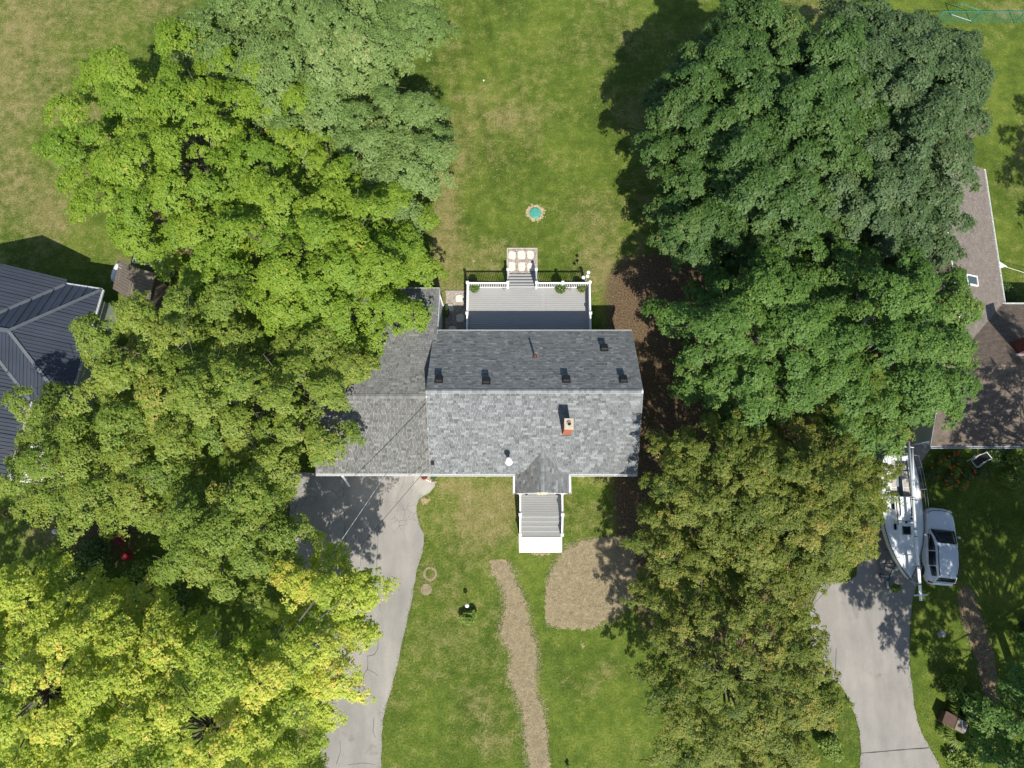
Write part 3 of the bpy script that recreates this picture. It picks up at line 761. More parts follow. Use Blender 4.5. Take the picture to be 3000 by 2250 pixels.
# roof vents on the back slope
bp = (0, EY1, EZ)
for i, (u, v) in enumerate(((1286,1114),(1425,1119),(1659,1114),(1826,1114),(1770,1022))):
    c = on_plane(u, v, bp, nb); t = Vector((-1,0,0))
    mb = MB()
    mb.obox(c+nb*0.03, t*0.24, bb*0.24, nb*0.012)
    ve = mb.build('roof_vent', M['blackmetal'], house)
    MB().obox(c+nb*0.11, t*0.17, bb*0.17, nb*0.068).build('vent_collar', M['blackmetal'], ve)
    MB().obox(c+nb*0.201, t*0.20, bb*0.22, nb*0.022).build('vent_hood', M['blackmetal'], ve, bevel=0.015)
c = on_plane(1567, 1046, bp, nb)
pv = MB().lathe((c.x, c.y, c.z-0.1), [(0.062, 0), (0.062, 0.75), (0.045, 0.75), (0.045, 0.5)], 12).build('vent_pipe', M['rust'], house)
MB().obox(c+nb*0.025, Vector((0.13,0,0)), bb*0.13, nb*0.01).build('flashing', M['rust'], pv)
fp = (0, EY0, EZ)
c = on_plane(1491, 1352, fp, nf)
mf = MB().lathe((c.x, c.y, c.z-0.15), [(0.10, 0), (0.10, 1.0), (0.09, 1.0)], 16).build('metal_flue', M['galv'], house, smooth=False)
MB().lathe((c.x, c.y, c.z+0.80), [(0.05,0),(0.165,0.0),(0.17,0.05),(0.165,0.20),(0.12,0.27),(0.02,0.30)], 18).build('rain_cap', M['whitemetal'], mf, smooth=False)
MB().lathe((c.x, c.y, c.z+0.02), [(0.24,-0.06),(0.19,0.03),(0.115,0.07)], 18).build('storm_collar', M['whitemetal'], mf)
# electric meter mast and corner box on the west gable
MB().box(-5.02, -4.84, 4.05, 4.28, 3.05, 3.55).build('meter_box', M['blackmetal'], house)

# ------------------------------------------------------------------ garage (saltbox roof)
GX0, GX1, GY0, GY1, GZ0, GZ1, GR, GRZ = -11.95, -4.86, 3.62, 15.18, 2.6, 2.6, 7.95, 4.38
garage = thing('garage', 'attached garage with weathered grey shingle roof under the left maples', 'garage', (-8.4, 8.0, 0))
gx0, gx1, gy0, gy1 = GX0+0.25, GX1+0.06, GY0+0.3, GY1-0.22
gz = lambda y: (GRZ-(GR-y)*(GRZ-GZ0)/(GR-GY0) if y < GR else GRZ-(y-GR)*(GRZ-GZ1)/(GY1-GR))-0.14
poly = [(gy0, 0), (gy1, 0), (gy1, gz(gy1)), (GR, gz(GR)), (gy0, gz(gy0))]
vs = [(gx0, y, z) for y, z in poly]+[(gx1-0.12, y, z) for y, z in poly]
MB().add(vs, [(0,4,3,2,1),(5,6,7,8,9),(0,1,6,5),(1,2,7,6),(2,3,8,7),(3,4,9,8),(4,0,5,9)]).build('wall', M['siding'], garage)
s1 = Vector((0, GR-GY0, GRZ-GZ0)); b1 = s1.normalized(); n1 = Vector((1,0,0)).cross(b1)
s2 = Vector((0, GR-GY1, GRZ-GZ1)); b2 = s2.normalized(); n2 = Vector((-1,0,0)).cross(b2)
gf = MB().slab([(GX0,GY0,GZ0),(GX1,GY0,GZ0),(GX1,GR,GRZ),(GX0,GR,GRZ)], 0.08, n1).build('roof_slope', M['offwhite'], garage)
gb = MB().slab([(GX1,GY1,GZ1),(GX0,GY1,GZ1),(GX0,GR,GRZ),(GX1,GR,GRZ)], 0.08, n2).build('roof_slope', M['offwhite'], garage)
shingles(gf, (GX0-0.01, GY0-0.01, GZ0-0.003), (1,0,0), b1, GX1-GX0+0.02, s1.length-0.02, M['shingle_g'], 5, n_ind=150, light=0.08)
shingles(gb, (GX1+0.01, GY1+0.01, GZ1-0.003), (-1,0,0), b2, GX1-GX0+0.02, s2.length-0.02, M['shingle_g'], 6, n_ind=150, light=0.06)
ridge_caps(gf, (GX0, GR, GRZ+0.010), (GX1-0.2, GR, GRZ+0.010), -b1, -b2, M['shingle_g'], 7)
gutter('gutter', garage, (GX0, GY0-0.012, GZ0-0.02), (GX1-0.02, GY0-0.012, GZ0-0.02), (0,-1,0), M['white'], 0.12)
gutter('gutter', garage, (GX0, GY1+0.012, GZ1-0.02), (GX1, GY1+0.012, GZ1-0.02), (0,1,0), M['white'], 0.06)
MB().obox(Vector((GX1+0.014, (12.6+GY1)/2, (GZ1+3.25)/2+0.0))-n2*0.075, b2*1.32, n2*0.07, Vector((0.012,0,0))).build('rake_board', M['white'], garage)
MB().box(gx1-0.125, gx1-0.05, gy1-0.10, gy1+0.012, 0.0, GZ1-0.2).build('corner_trim', M['white'], garage)
for x0 in (-11.2, -8.2):
    dd = MB().box(x0, x0+2.6, gy0-0.03, gy0+0.03, 0.03, 2.15).build('garage_door', M['white'], garage)
    for k in range(4): MB().box(x0+0.05, x0+2.55, gy0-0.045, gy0-0.031, 0.08+k*0.52, 0.54+k*0.52).build('door_panel', M['offwhite'], dd)
MB().box(-9.9, -9.0, gy1-0.02, gy1+0.03, 0.05, 2.05).build('door', M['white'], garage)
sp = MB().bar((-10.45, 3.55, 2.45), (-10.52, 3.05, 0.10), 0.10, 0.07).build('downspout', M['white'], garage)

# ------------------------------------------------------------------ entry porch
PX0, PX1, PY, PE, PRZ, PXM = -0.10, 3.05, 2.44, 2.72, 3.86, 1.47
porch = thing('entry_porch', 'gabled front entry porch with grey boards and white railings', 'porch', (PXM, 2.6, 0))
pw0, pw1, pwy = PX0+0.22, PX1-0.22, PY+0.16
pz = lambda x: PRZ-0.13-abs(x-PXM)*(PRZ-PE)/(PXM-PX0)
poly = [(pw0, 0), (pw1, 0), (pw1, pz(pw1)), (PXM, pz(PXM)), (pw0, pz(pw0))]
vs = [(x, pwy, z) for x, z in poly]+[(x, 4.4, z) for x, z in poly]
MB().add(vs, [(0,1,2,3,4),(9,8,7,6,5),(1,0,5,6),(2,1,6,7),(3,2,7,8),(4,3,8,9),(0,4,9,5)]).build('wall', M['white'], porch)
YE = 5.6
l1 = Vector((PXM-PX0, 0, PRZ-PE)); q1 = l1.normalized(); m1 = Vector((0,-1,0)).cross(q1)
l2 = Vector((PXM-PX1, 0, PRZ-PE)); q2 = l2.normalized(); m2 = Vector((0,1,0)).cross(q2)
pl = MB().slab([(PX0,YE,PE),(PX0,PY,PE),(PXM,PY,PRZ),(PXM,YE,PRZ)], 0.07, m1).build('roof_slope', M['offwhite'], porch)
pr = MB().slab([(PX1,PY,PE),(PX1,YE,PE),(PXM,YE,PRZ),(PXM,PY,PRZ)], 0.07, m2).build('roof_slope', M['offwhite'], porch)
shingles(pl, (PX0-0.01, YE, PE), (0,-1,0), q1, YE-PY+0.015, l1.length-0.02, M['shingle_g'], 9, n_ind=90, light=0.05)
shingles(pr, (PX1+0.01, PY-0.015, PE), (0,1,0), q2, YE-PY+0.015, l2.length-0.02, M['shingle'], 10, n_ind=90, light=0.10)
ridge_caps(pl, (PXM, PY, PRZ+0.012), (PXM, 4.75, PRZ+0.012), -q1, -q2, M['shingle'], 11, wid=0.13)
gutter('gutter', porch, (PX0-0.012, PY-0.02, PE-0.02), (PX0-0.012, EY0-0.02, PE-0.02), (-1,0,0), M['white'], 0.13)
gutter('gutter', porch, (PX1+0.012, PY-0.02, PE-0.02), (PX1+0.012, EY0-0.02, PE-0.02), (1,0,0), M['white'], 0.13)
for (xa, qv, mm, LL) in ((PX0, q1, m1, l1.length), (PX1, q2, m2, l2.length)):
    c = (Vector((xa, PY, PE))+Vector((PXM, PY, PRZ)))/2-mm*0.085
    MB().obox(c+Vector((0, -0.014, 0)), qv*(LL/2-0.06), mm*0.07, Vector((0, 0.012, 0))).build('rake_board', M['white'], porch)
dr = MB().box(PXM-0.48, PXM+0.48, pwy-0.05, pwy-0.002, 0.78, 2.85).build('door', M['offwhite'], porch)
MB().box(PXM-0.2, PXM+0.2, pwy-0.06, pwy-0.052, 1.5, 2.6).build('pane', M['pane'], dr)
for sx in (-1, 1):
    la = MB().box(PXM+sx*0.92-0.07, PXM+sx*0.92+0.07, pwy-0.20, pwy-0.06, 2.05, 2.35).build('wall_lamp', M['blackmetal'], porch)
    MB().lathe((PXM+sx*0.92, pwy-0.13, 2.352), [(0.11, 0), (0.03, 0.12)], 8).build('lamp_top', M['blackmetal'], la)
    MB().box(PXM+sx*0.92-0.02, PXM+sx*0.92+0.02, pwy-0.058, pwy+0.02, 2.12, 2.18).build('bracket', M['blackmetal'], la)
# floor boards and steps
FZ = 0.74; FY0 = 1.16
k = 0; y = pwy-0.012; x0, x1 = 0.14, 2.78
rgp = random.Random(3)
while y-0.14 > FY0-0.01:
    MB().box(x0, x1, y-0.132, y, FZ-0.025, FZ, 0.3+0.4*rgp.random()).add([], []).build('floor_board', M['porchboard'], porch)
    y -= 0.1425
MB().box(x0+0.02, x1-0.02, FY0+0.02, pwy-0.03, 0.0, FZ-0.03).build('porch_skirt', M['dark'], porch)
nst = 4; run = FY0/nst
for i in range(nst):
    zt_ = FZ-(i+1)*FZ/(nst+1); ya = FY0-(i+1)*run; yb = FY0-i*run
    mbt = MB(); 
    MB().box(x0, x1, ya-0.02, yb-0.03, zt_-0.03, zt_).build('stair_tread', M['porchboard'], porch)
    MB().box(x0+0.02, x1-0.02, yb-0.028, yb-0.008, zt_-0.12, zt_+FZ/(nst+1)-0.032).build('riser', M['offwhite'], porch)
for sx in (x0+0.04, x1-0.04):
    MB().add([(sx-0.02, 0.02, 0.04), (sx+0.02, 0.02, 0.04), (sx+0.02, FY0, 0.04), (sx-0.02, FY0, 0.04), (sx-0.02, 0.02, 0.11), (sx+0.02, 0.02, 0.11), (sx+0.02, FY0, FZ-0.06), (sx-0.02, FY0, FZ-0.06)],
             [(3,2,1,0),(4,5,6,7),(0,1,5,4),(1,2,6,5),(2,3,7,6),(3,0,4,7)]).build('stringer', M['offwhite'], porch)
def post(parent, x, y, z0, z1, s=0.12):
    p = MB().box(x-s/2, x+s/2, y-s/2, y+s/2, z0, z1).build('post', M['white'], parent)
    MB().box(x-s/2-0.03, x+s/2+0.03, y-s/2-0.03, y+s/2+0.03, z1, z1+0.03).add(
        [(x-s/2-0.02, y-s/2-0.02, z1+0.0305), (x+s/2+0.02, y-s/2-0.02, z1+0.0305), (x+s/2+0.02, y+s/2+0.02, z1+0.0305), (x-s/2-0.02, y+s/2+0.02, z1+0.0305), (x, y, z1+0.075)],
        [(0,1,4),(1,2,4),(2,3,4),(3,0,4)]).build('post_cap', M['white'], p)
    return p
_bal = {}
def railing(parent, p, q, h=0.92, z_low=0.09, bal=0.115, tw=0.09):
    """top rail, bottom rail and separate balusters from p to q (deck level points)"""
    p, q = Vector(p), Vector(q); d = q-p; L = math.hypot(d.x, d.y); dh = Vector((d.x, d.y, 0)).normalized()
    up = Vector((0, 0, 1))
    MB().bar(p+up*h, q+up*h, tw, 0.05).build('top_rail', M['white'], parent)
    MB().bar(p+up*z_low, q+up*z_low, 0.05, 0.05).build('bottom_rail', M['white'], parent)
    n = int(L/bal); key = (round(h-z_low, 3),)
    if key not in _bal:
        b = MB().box(-0.019, 0.019, -0.019, 0.019, 0.026, h-z_low-0.026); me = bpy.data.meshes.new('baluster')
        me.from_pydata(b.v, [], b.f); me.materials.append(M['white']); _bal[key] = me
    off = origin(parent)
    for i in range(n):
        c = p+d*((i+0.5)/n)+up*z_low
        o = link('baluster', _bal[key], parent, loc=c-off); o.rotation_euler = (0, 0, math.atan2(d.y, d.x))
for x in (x0+0.05, x1-0.05):
    post(porch, x, pwy-0.10, FZ, FZ+1.05); post(porch, x, FY0+0.08, FZ, FZ+1.05); post(porch, x, 0.06, 0.036, 1.06)
    railing(porch, (x, pwy-0.17, FZ), (x, FY0+0.15, FZ))
    railing(porch, (x, FY0+0.01, FZ-0.02), (x, 0.13, 0.06))
tag(MB().prism(pts([(1520,1573),(1646.5,1573),(1646.5,1619),(1521,1619)]), 0.0, 0.034).build('concrete_slab', M['whiteslab']), 'bright white concrete slab at the foot of the front steps', 'slab')

# wreath on the door: hangs on it, a thing of its own
def leafset(c, r, n, size, seed, flat=0.6, up=0.5, zmin=None):
    """arrays of n small kite leaves filling an ellipsoid; r=(rx,ry,rz)"""
    rg = np.random.default_rng(seed)
    dr_ = rg.normal(size=(n, 3)); dr_ /= np.linalg.norm(dr_, axis=1)[:,None]
    rad = rg.random(n)**(1/3)*0.5+0.5*rg.random(n)**0.3
    pos = np.array(c)+dr_*rad[:,None]*np.array(r)
    nrm = dr_*0.6+np.array([0, 0, up])+rg.normal(0, 0.45, (n, 3)); nrm /= np.linalg.norm(nrm, axis=1)[:,None]
    return kites(pos, nrm, size*rg.uniform(0.7, 1.3, n), rg)
def kites(pos, nrm, sz, rg, aspect=0.8):
    n = len(pos); ref = rg.normal(size=(n, 3)); t = np.cross(nrm, ref); t /= np.linalg.norm(t, axis=1)[:,None]; b = np.cross(nrm, t)
    s = sz[:,None]
    V = np.stack([pos-t*s*0.5, pos-b*s*0.5*aspect+t*s*0.08+nrm*s*0.06, pos+t*s*0.5-nrm*s*0.08, pos+b*s*0.5*aspect+t*s*0.08+nrm*s*0.06], 1).reshape(-1, 3)
    return V, np.arange(4*n).reshape(n, 4)
wrv, wrf = [], []
rgw = np.random.default_rng(2); t = rgw.uniform(0, 2*np.pi, 160)
pos = np.stack([PXM+(0.22+rgw.normal(0, .03, 160))*np.cos(t), np.full(160, pwy-0.13)+rgw.normal(0, .03, 160), 2.45+(0.22+rgw.normal(0, .03, 160))*np.sin(t)], 1)
V, Fq = kites(pos, rgw.normal(size=(160, 3))+np.array([0, -1, .5]), rgw.uniform(.05, .1, 160), rgw)
tag(np_object('wreath', V, Fq, M['cream'], None, {'tone': ('FACE', rgw.random(160))}), 'cream flower wreath on the front porch door', 'wreath')

# ------------------------------------------------------------------ back deck
DX0, DX1, DY0, DY1, DZ = -3.26, 4.74, 11.93, 15.98, 0.72
deck = thing('back_deck', 'grey composite back deck with white baluster railings and steps', 'deck', (0.7, 14, 0))
rgd = random.Random(12); y = DY1-0.006; brk0, brk1 = 1.53, 1.82
while y-0.138 > DY0:
    for (a, b) in ((DX0+0.02, brk0-0.004), (brk1+0.004, DX1-0.02)):
        MB().box(a, b, y-0.131, y, DZ-0.025, DZ).build('deck_board', M['deckboard'], deck)
    y -= 0.1425
for (a, b) in ((brk0, (brk0+brk1)/2-0.002), ((brk0+brk1)/2+0.002, brk1)):
    MB().box(a, b, y+0.005, DY1-0.006, DZ-0.025, DZ).build('breaker_board', M['deckboard'], deck)
MB().box(DX0, DX1, DY1, DY1+0.03, DZ-0.30, DZ-0.002).build('fascia', M['white'], deck)
for x in (DX0, DX1-0.0): MB().box(x-0.012, x+0.018, DY0, DY1-0.002, DZ-0.30, DZ-0.002).build('fascia', M['white'], deck)
MB().box(DX0+0.05, DX1-0.05, DY0+0.05, DY1-0.05, DZ-0.22, DZ-0.03).build('joist_frame', M['dark'], deck)
for x in (-3.1, -0.5, 1.9, 4.55):
    for yy in (12.3, 15.8): MB().box(x-0.07, x+0.07, yy-0.07, yy+0.07, -0.05, DZ-0.22).build('support_post', M['dark'], deck)
SX0, SX1 = -0.60, 1.25
H_ = DZ+1.04
py = DY1-0.07
for x in (DX0+0.07, SX0, SX1, 2.93, DX1-0.07): post(deck, x, py, DZ-0.28, H_)
for x in (DX0+0.07, DX1-0.07): post(deck, x, 13.86, DZ, H_); post(deck, x, 12.02, DZ, H_)
railing(deck, (DX0+0.13, py, DZ), (SX0-0.06, py, DZ)); railing(deck, (SX1+0.06, py, DZ), (2.87, py, DZ)); railing(deck, (2.99, py, DZ), (DX1-0.13, py, DZ))
for x in (DX0+0.07, DX1-0.07):
    railing(deck, (x, py-0.07, DZ), (x, 13.93, DZ)); railing(deck, (x, 13.79, DZ), (x, 12.09, DZ))
ns = 4; rise = DZ/(ns+1)
for i in range(ns):
    zt_ = DZ-(i+1)*rise; ya = DY1+0.035+i*0.27
    MB().box(SX0+0.05, SX1-0.05, ya, ya+0.262, zt_-0.03, zt_).build('stair_tread', M['deckboard'], deck)
    MB().box(SX0+0.06, SX1-0.06, ya+0.225, ya+0.240, zt_-rise+0.002, zt_-0.032).build('riser', M['dark'], deck)
ye = DY1+0.035+ns*0.27
for x in (SX0, SX1):
    MB().add([(x-0.02, DY1+0.032, 0.02), (x+0.02, DY1+0.032, 0.02), (x+0.02, ye, 0.02), (x-0.02, ye, 0.02), (x-0.02, DY1+0.032, DZ-0.03), (x+0.02, DY1+0.032, DZ-0.03), (x+0.02, ye, 0.13), (x-0.02, ye, 0.13)],
             [(3,2,1,0),(4,5,6,7),(0,1,5,4),(1,2,6,5),(2,3,7,6),(3,0,4,7)]).build('stringer', M['white'], deck)
    post(deck, x, ye-0.06, 0.035, 1.14)
    railing(deck, (x, DY1+0.06, DZ-0.02), (x, ye-0.14, 0.14))

# stepping-stone pad below the steps
pad = thing('stepping_stone_pad', 'gravel square with six pale stepping stones below the deck steps', 'stepping stones', (0.3, 18, 0))
a, b = P(1485, 727), P(1574, 796); ax0, ax1, ay1, ay0 = a.x, P(1574, 727).x, a.y, min(b.y, ye+0.02)
MB().box(ax0+0.05, ax1-0.05, ay0, ay1-0.05, -0.05, 0.018).build('gravel_bed', M['gravelbase'], pad)
for (x0_, x1_, y0_, y1_) in ((ax0, ax1, ay1-0.05, ay1), (ax0, ax0+0.05, ay0, ay1-0.051), (ax1-0.05, ax1, ay0, ay1-0.051)):
    MB().box(x0_, x1_, y0_, y1_, -0.03, 0.06).build('edging', M['edging'], pad)
def pebbles(name, poly, count, parent, z=0.02, size=(0.012, 0.028), seed=3):
    rg = np.random.default_rng(seed); a = np.array([(p[0], p[1]) for p in poly]); lo, hi = a.min(0), a.max(0)
    q = rg.uniform(lo, hi, (count*3, 2)); q = q[in_poly(q[:,0], q[:,1], a)][:count]; n = len(q)
    base = np.array([(1,0,0),(0,1,0),(-1,0,0),(0,-1,0),(0,0,0.8)]); s = rg.uniform(size[0], size[1], (n, 1, 1))
    t = rg.uniform(0, 6.28, n); c, sn = np.cos(t), np.sin(t); st = rg.uniform(0.7, 1.3, n)
    bx = base[None,:,0]*st[:,None]; by = base[None,:,1]*np.ones((n, 1)); bz = base[None,:,2]*np.ones((n, 1))
    V = np.stack([bx*c[:,None]-by*sn[:,None], bx*sn[:,None]+by*c[:,None], bz], -1)*s+np.concatenate([q, np.full((n, 1), z)], 1)[:,None,:]
    k = (np.arange(n)*5)[:,None,None]; F = (np.array([(0,1,4),(1,2,4),(2,3,4),(3,0,4)])[None]+k).reshape(-1, 3)
    return np_object(name, V.reshape(-1, 3), F, M['pebble'], parent, {'tone': ('FACE', np.repeat(rg.random(n)**1.3, 4))}, kind='stuff')
pebbles('gravel', [(ax0+0.06, ay0), (ax1-0.06, ay0), (ax1-0.06, ay1-0.06), (ax0+0.06, ay1-0.06)], 5200, pad)
rgs = random.Random(21)
def flag(parent, c, rx, ry, seed, z=0.052, ang0=0.0):
    rg = random.Random(seed); n = 14; poly = []
    for i in range(n):
        t = 2*math.pi*i/n+ang0; e = 2/3.4
        x = math.copysign(abs(math.cos(t))**e, math.cos(t)); y = math.copysign(abs(math.sin(t))**e, math.sin(t)); k = rg.uniform(0.90, 1.04)
        poly.append((c[0]+rx*x*k, c[1]+ry*y*k))
    top = [(c[0]+(p[0]-c[0])*0.93, c[1]+(p[1]-c[1])*0.93) for p in poly]
    vs = [(p[0], p[1], 0.0) for p in poly]+[(p[0], p[1], z-0.012) for p in poly]+[(p[0], p[1], z+rg.uniform(-.003, .003)) for p in top]+[(c[0], c[1], z)]
    fs = [(i, (i+1) % n, n+(i+1) % n, n+i) for i in range(n)]+[(n+i, n+(i+1) % n, 2*n+(i+1) % n, 2*n+i) for i in range(n)]+[(2*n+i, 2*n+(i+1) % n, 3*n) for i in range(n)]
    return MB().add(vs, fs).build('stepping_stone', M['stone'], parent)
for i, (u, v, w, h) in enumerate(((1500,748,22,25),(1528,747,24,25),(1554,747,21,26),(1500,781,21,28),(1528,781,22,27),(1554,782,21,27))):
    c = P(u, v); flag(pad, c, w/2*0.0236, h/2*0.0245, 40+i)

# gravel side yard between garage and deck
yard = thing('gravel_side_yard', 'gravel bed with flat stones between garage and deck', 'gravel bed', (-4.0, 13.6, 0))
MB().box(-4.74, -3.30, 11.95, 15.86, -0.05, 0.016).build('gravel_bed', M['gravelbase'], yard)
MB().box(-4.80, -3.28, 15.86, 15.96, -0.05, 0.07).build('edging', M['concrete'], yard)
pebbles('gravel', [(-4.72, 11.96), (-3.31, 11.96), (-3.31, 15.85), (-4.72, 15.85)], 11000, yard, 0.018, seed=9)
for i, (u, v, rx, ry) in enumerate(((1347,875,.28,.26),(1317,903,.28,.24),(1349,932,.29,.28),(1325,965,.26,.22))):
    flag(yard, P(u, v), rx, ry, 60+i, ang0=0.3*i)

# ------------------------------------------------------------------ brown-roofed neighbour house (main block and north wing)
nh = thing('brown_roof_house', 'brown shingled neighbour house with a north wing and skylight', 'house', (30, 10, 0))
NX0, NX1, NY0, NY1, NZ, NRY, NRZ = 24.74, 41.0, 5.25, 14.09, 2.7, 9.67, 5.0
nz = lambda y: NRZ-0.14-abs(y-NRY)*(NRZ-NZ)/(NRY-NY0)
wx0, wx1, wy0, wy1 = NX0+0.3, NX1-0.3, NY0+0.4, NY1-0.4
poly = [(wy0, 0), (wy1, 0), (wy1, nz(wy1)), (NRY, nz(NRY)), (wy0, nz(wy0))]
vs = [(wx0, y, z) for y, z in poly]+[(wx1, y, z) for y, z in poly]
MB().add(vs, [(0,4,3,2,1),(5,6,7,8,9),(0,1,6,5),(1,2,7,6),(2,3,8,7),(3,4,9,8),(4,0,5,9)]).build('wall', M['siding3'], nh)
bfn = Vector((0, NRY-NY0, NRZ-NZ)); LFn = bfn.length; bfn.normalize(); nfn = Vector((1,0,0)).cross(bfn)
bbn = Vector((0, NRY-NY1, NRZ-NZ)); LBn = bbn.length; bbn.normalize(); nbn = Vector((-1,0,0)).cross(bbn)
rf = MB().slab([(NX0,NY0,NZ),(NX1,NY0,NZ),(NX1,NRY,NRZ),(NX0,NRY,NRZ)], 0.08, nfn).build('roof_slope', M['offwhite'], nh)
rb = MB().slab([(NX1,NY1,NZ),(NX0,NY1,NZ),(NX0,NRY,NRZ),(NX1,NRY,NRZ)], 0.08, nbn).build('roof_slope', M['offwhite'], nh)
shingles(rf, (NX0-0.01, NY0-0.01, NZ), (1,0,0), bfn, 9.6, LFn-0.02, M['shingle_b'], 31, n_ind=150, light=0.02)
shingles(rb, (NX0+9.6, NY1+0.01, NZ), (-1,0,0), bbn, 9.6, LBn-0.02, M['shingle_b'], 32, n_ind=100, light=0.02)
ridge_caps(rf, (NX0, NRY, NRZ+0.01), (NX0+9.5, NRY, NRZ+0.01), -bfn, -bbn, M['shingle_b'], 33)
gutter('gutter', nh, (NX0, NY0-0.012, NZ-0.02), (NX1, NY0-0.012, NZ-0.02), (0,-1,0), M['gutter_g'], 0.13)
gutter('gutter', nh, (30.0, NY1+0.012, NZ-0.02), (NX1, NY1+0.012, NZ-0.02), (0,1,0), M['offwhite'], 0.13)
c = Vector((NX0-0.014, (NY0+NRY)/2, (NZ+NRZ)/2))-nfn*0.10
MB().obox(c, bfn*(LFn/2-0.02), nfn*0.08, Vector((0.012,0,0))).build('rake_board', M['gutter_g'], nh)
for x in (27.5, 32.0): window(nh, (x, wy0, 1.6), (1,0,0), 1.4, 1.2, (0,-1,0), M['white'])
window(nh, (wx0, 8.4, 1.6), (0,-1,0), 1.0, 1.2, (-1,0,0), M['white'])
MB().box(wx0-0.9, wx0-0.02, 5.9, 6.9, 0.0, 0.25).build('door_step', M['brick'], nh)
# wing
WX0, WX1, WXR, WZ, WRZ, WY0, WY1 = 22.2, 30.44, 26.32, 2.6, 4.45, 10.4, 23.4
poly = [(WX0+0.35, 0), (WX1-0.35, 0), (WX1-0.35, 2.62), (WXR, 4.3), (WX0+0.35, 2.62)]
vs = [(x, 12.0, z) for x, z in poly]+[(x, WY1-0.3, z) for x, z in poly]
MB().add(vs, [(0,1,2,3,4),(9,8,7,6,5),(1,0,5,6),(2,1,6,7),(3,2,7,8),(4,3,8,9),(0,4,9,5)]).build('wall', M['siding3'], nh)
e1 = Vector((WXR-WX1, 0, WRZ-WZ)); L1 = e1.length; e1.normalize(); k1 = Vector((0,1,0)).cross(e1)
e2 = Vector((WXR-WX0, 0, WRZ-WZ)); e2n = e2.normalized(); k2 = Vector((0,-1,0)).cross(e2n)
wr = MB().slab([(WX1,WY0,WZ),(WX1,WY1,WZ),(WXR,WY1,WRZ),(WXR,WY0,WRZ)], 0.08, k1).build('roof_slope', M['offwhite'], nh)
MB().slab([(WX0,WY1,WZ),(WX0,WY0,WZ),(WXR,WY0,WRZ),(WXR,WY1,WRZ)], 0.08, k2).build('roof_slope', M['shingle_b'], nh)
M['shingle_p'] = mat('pale_brown_shingle', [(0.150,0.128,0.110), (0.205,0.178,0.155)], 5, 0.92, 0.004, 120, tone=0.20, spec=0.2)
shingles(wr, (WX1+0.01, WY0, WZ), (0,1,0), e1, WY1-WY0, L1-0.02, M['shingle_p'], 34, n_ind=120, light=0.02)
gutter('gutter', nh, (WX1+0.012, NY1+0.15, WZ-0.02), (WX1+0.012, WY1, WZ-0.02), (1,0,0), M['white'], 0.12)
c = on_plane(2844, 822, (WX1, 0, WZ), k1)
sk = MB()
for s in (-1, 1):
    sk.obox(c+e1*(s*0.47)+k1*0.06, Vector((0, 0.33, 0)), e1*0.035, k1*0.07); sk.obox(c+Vector((0, s*0.295, 0))+k1*0.06, Vector((0, 0.035, 0)), e1*0.434, k1*0.068)
sk = sk.build('skylight', M['whitemetal'], nh)
MB().obox(c+k1*0.075, Vector((0, 0.258, 0)), e1*0.434, k1*0.006).build('pane', M['pane'], sk)
# its chimney
qx0, qx1, qy0, qy1, qt = 29.32, 30.1, 10.45, 11.25, 6.25
ch2 = MB().box(qx0+0.012, qx1-0.012, qy0+0.012, qy1-0.012, 3.9, qt).build('chimney', M['mortar'], nh)
mb = MB(); z = 3.95; row = 0; rgc = random.Random(9)
while z < qt-0.07:
    for (ax, fx, lo, hi) in (('x', qy0, qx0, qx1), ('x', qy1, qx0, qx1), ('y', qx0, qy0, qy1), ('y', qx1, qy0, qy1)):
        s = lo-(0.1 if row % 2 else 0)
        while s < hi-0.02:
            a0, a1 = max(s, lo), min(s+0.195, hi); tn = rgc.random()
            if a1-a0 > 0.03:
                sgn = -1 if fx in (qy0, qx0) else 1; f0, f1 = sorted((fx-sgn*0.03, fx))
                if ax == 'x': mb.box(a0, a1, f0, f1, z, z+0.062, tn)
                else: mb.box(f0, f1, a0+0.031 if a0 == lo else a0, a1-0.031 if a1 == hi else a1, z, z+0.062, tn)
            s += 0.205
    z += 0.073; row += 1
mb.build('brickwork', M['brick2'], ch2)
MB().box(qx0-0.04, qx1+0.04, qy0-0.04, qy1+0.04, qt, qt+0.06).build('chimney_cap', M['mortar'], ch2)
MB().slab([(qx0-0.1, qy0-0.14, nz(qy0-0.14)+0.17), (qx1+0.1, qy0-0.14, nz(qy0-0.14)+0.17), (qx1+0.1, qy0-0.002, nz(qy0)+0.17), (qx0-0.1, qy0-0.002, nz(qy0)+0.17)], 0.01).build('flashing', M['gutter_g'], ch2)

# pennant of cloth on a line tied to the gutter
pn = thing('clothesline', 'thin white line with a pale striped cloth tied to the gutter', 'clothesline', P(2930, 775, 2.4))
a = Vector((30.62, 16.9, 2.35)); b = Vector((36.5, 15.2, 2.2))
MB().tube([a, (a+b)/2-Vector((0,0,.2)), b], 0.012, 5).build('line', M['white'], pn)
MB().add([(30.6,17.15,2.4),(30.62,16.6,2.36),(31.0,16.75,2.3),(31.25,16.78,2.27),(30.6,17.15,2.37),(30.62,16.6,2.33),(31.0,16.75,2.27),(31.25,16.78,2.24)],
         [(0,1,2),(0,2,3),(6,5,4),(7,6,4),(0,4,5,1),(1,5,6,2),(2,6,7,3),(3,7,4,0)]).build('cloth', M['white'], pn)
MB().tube([(36.5,15.2,0),(36.5,15.2,2.3)], 0.04, 8).build('pole', M['galv'], pn)

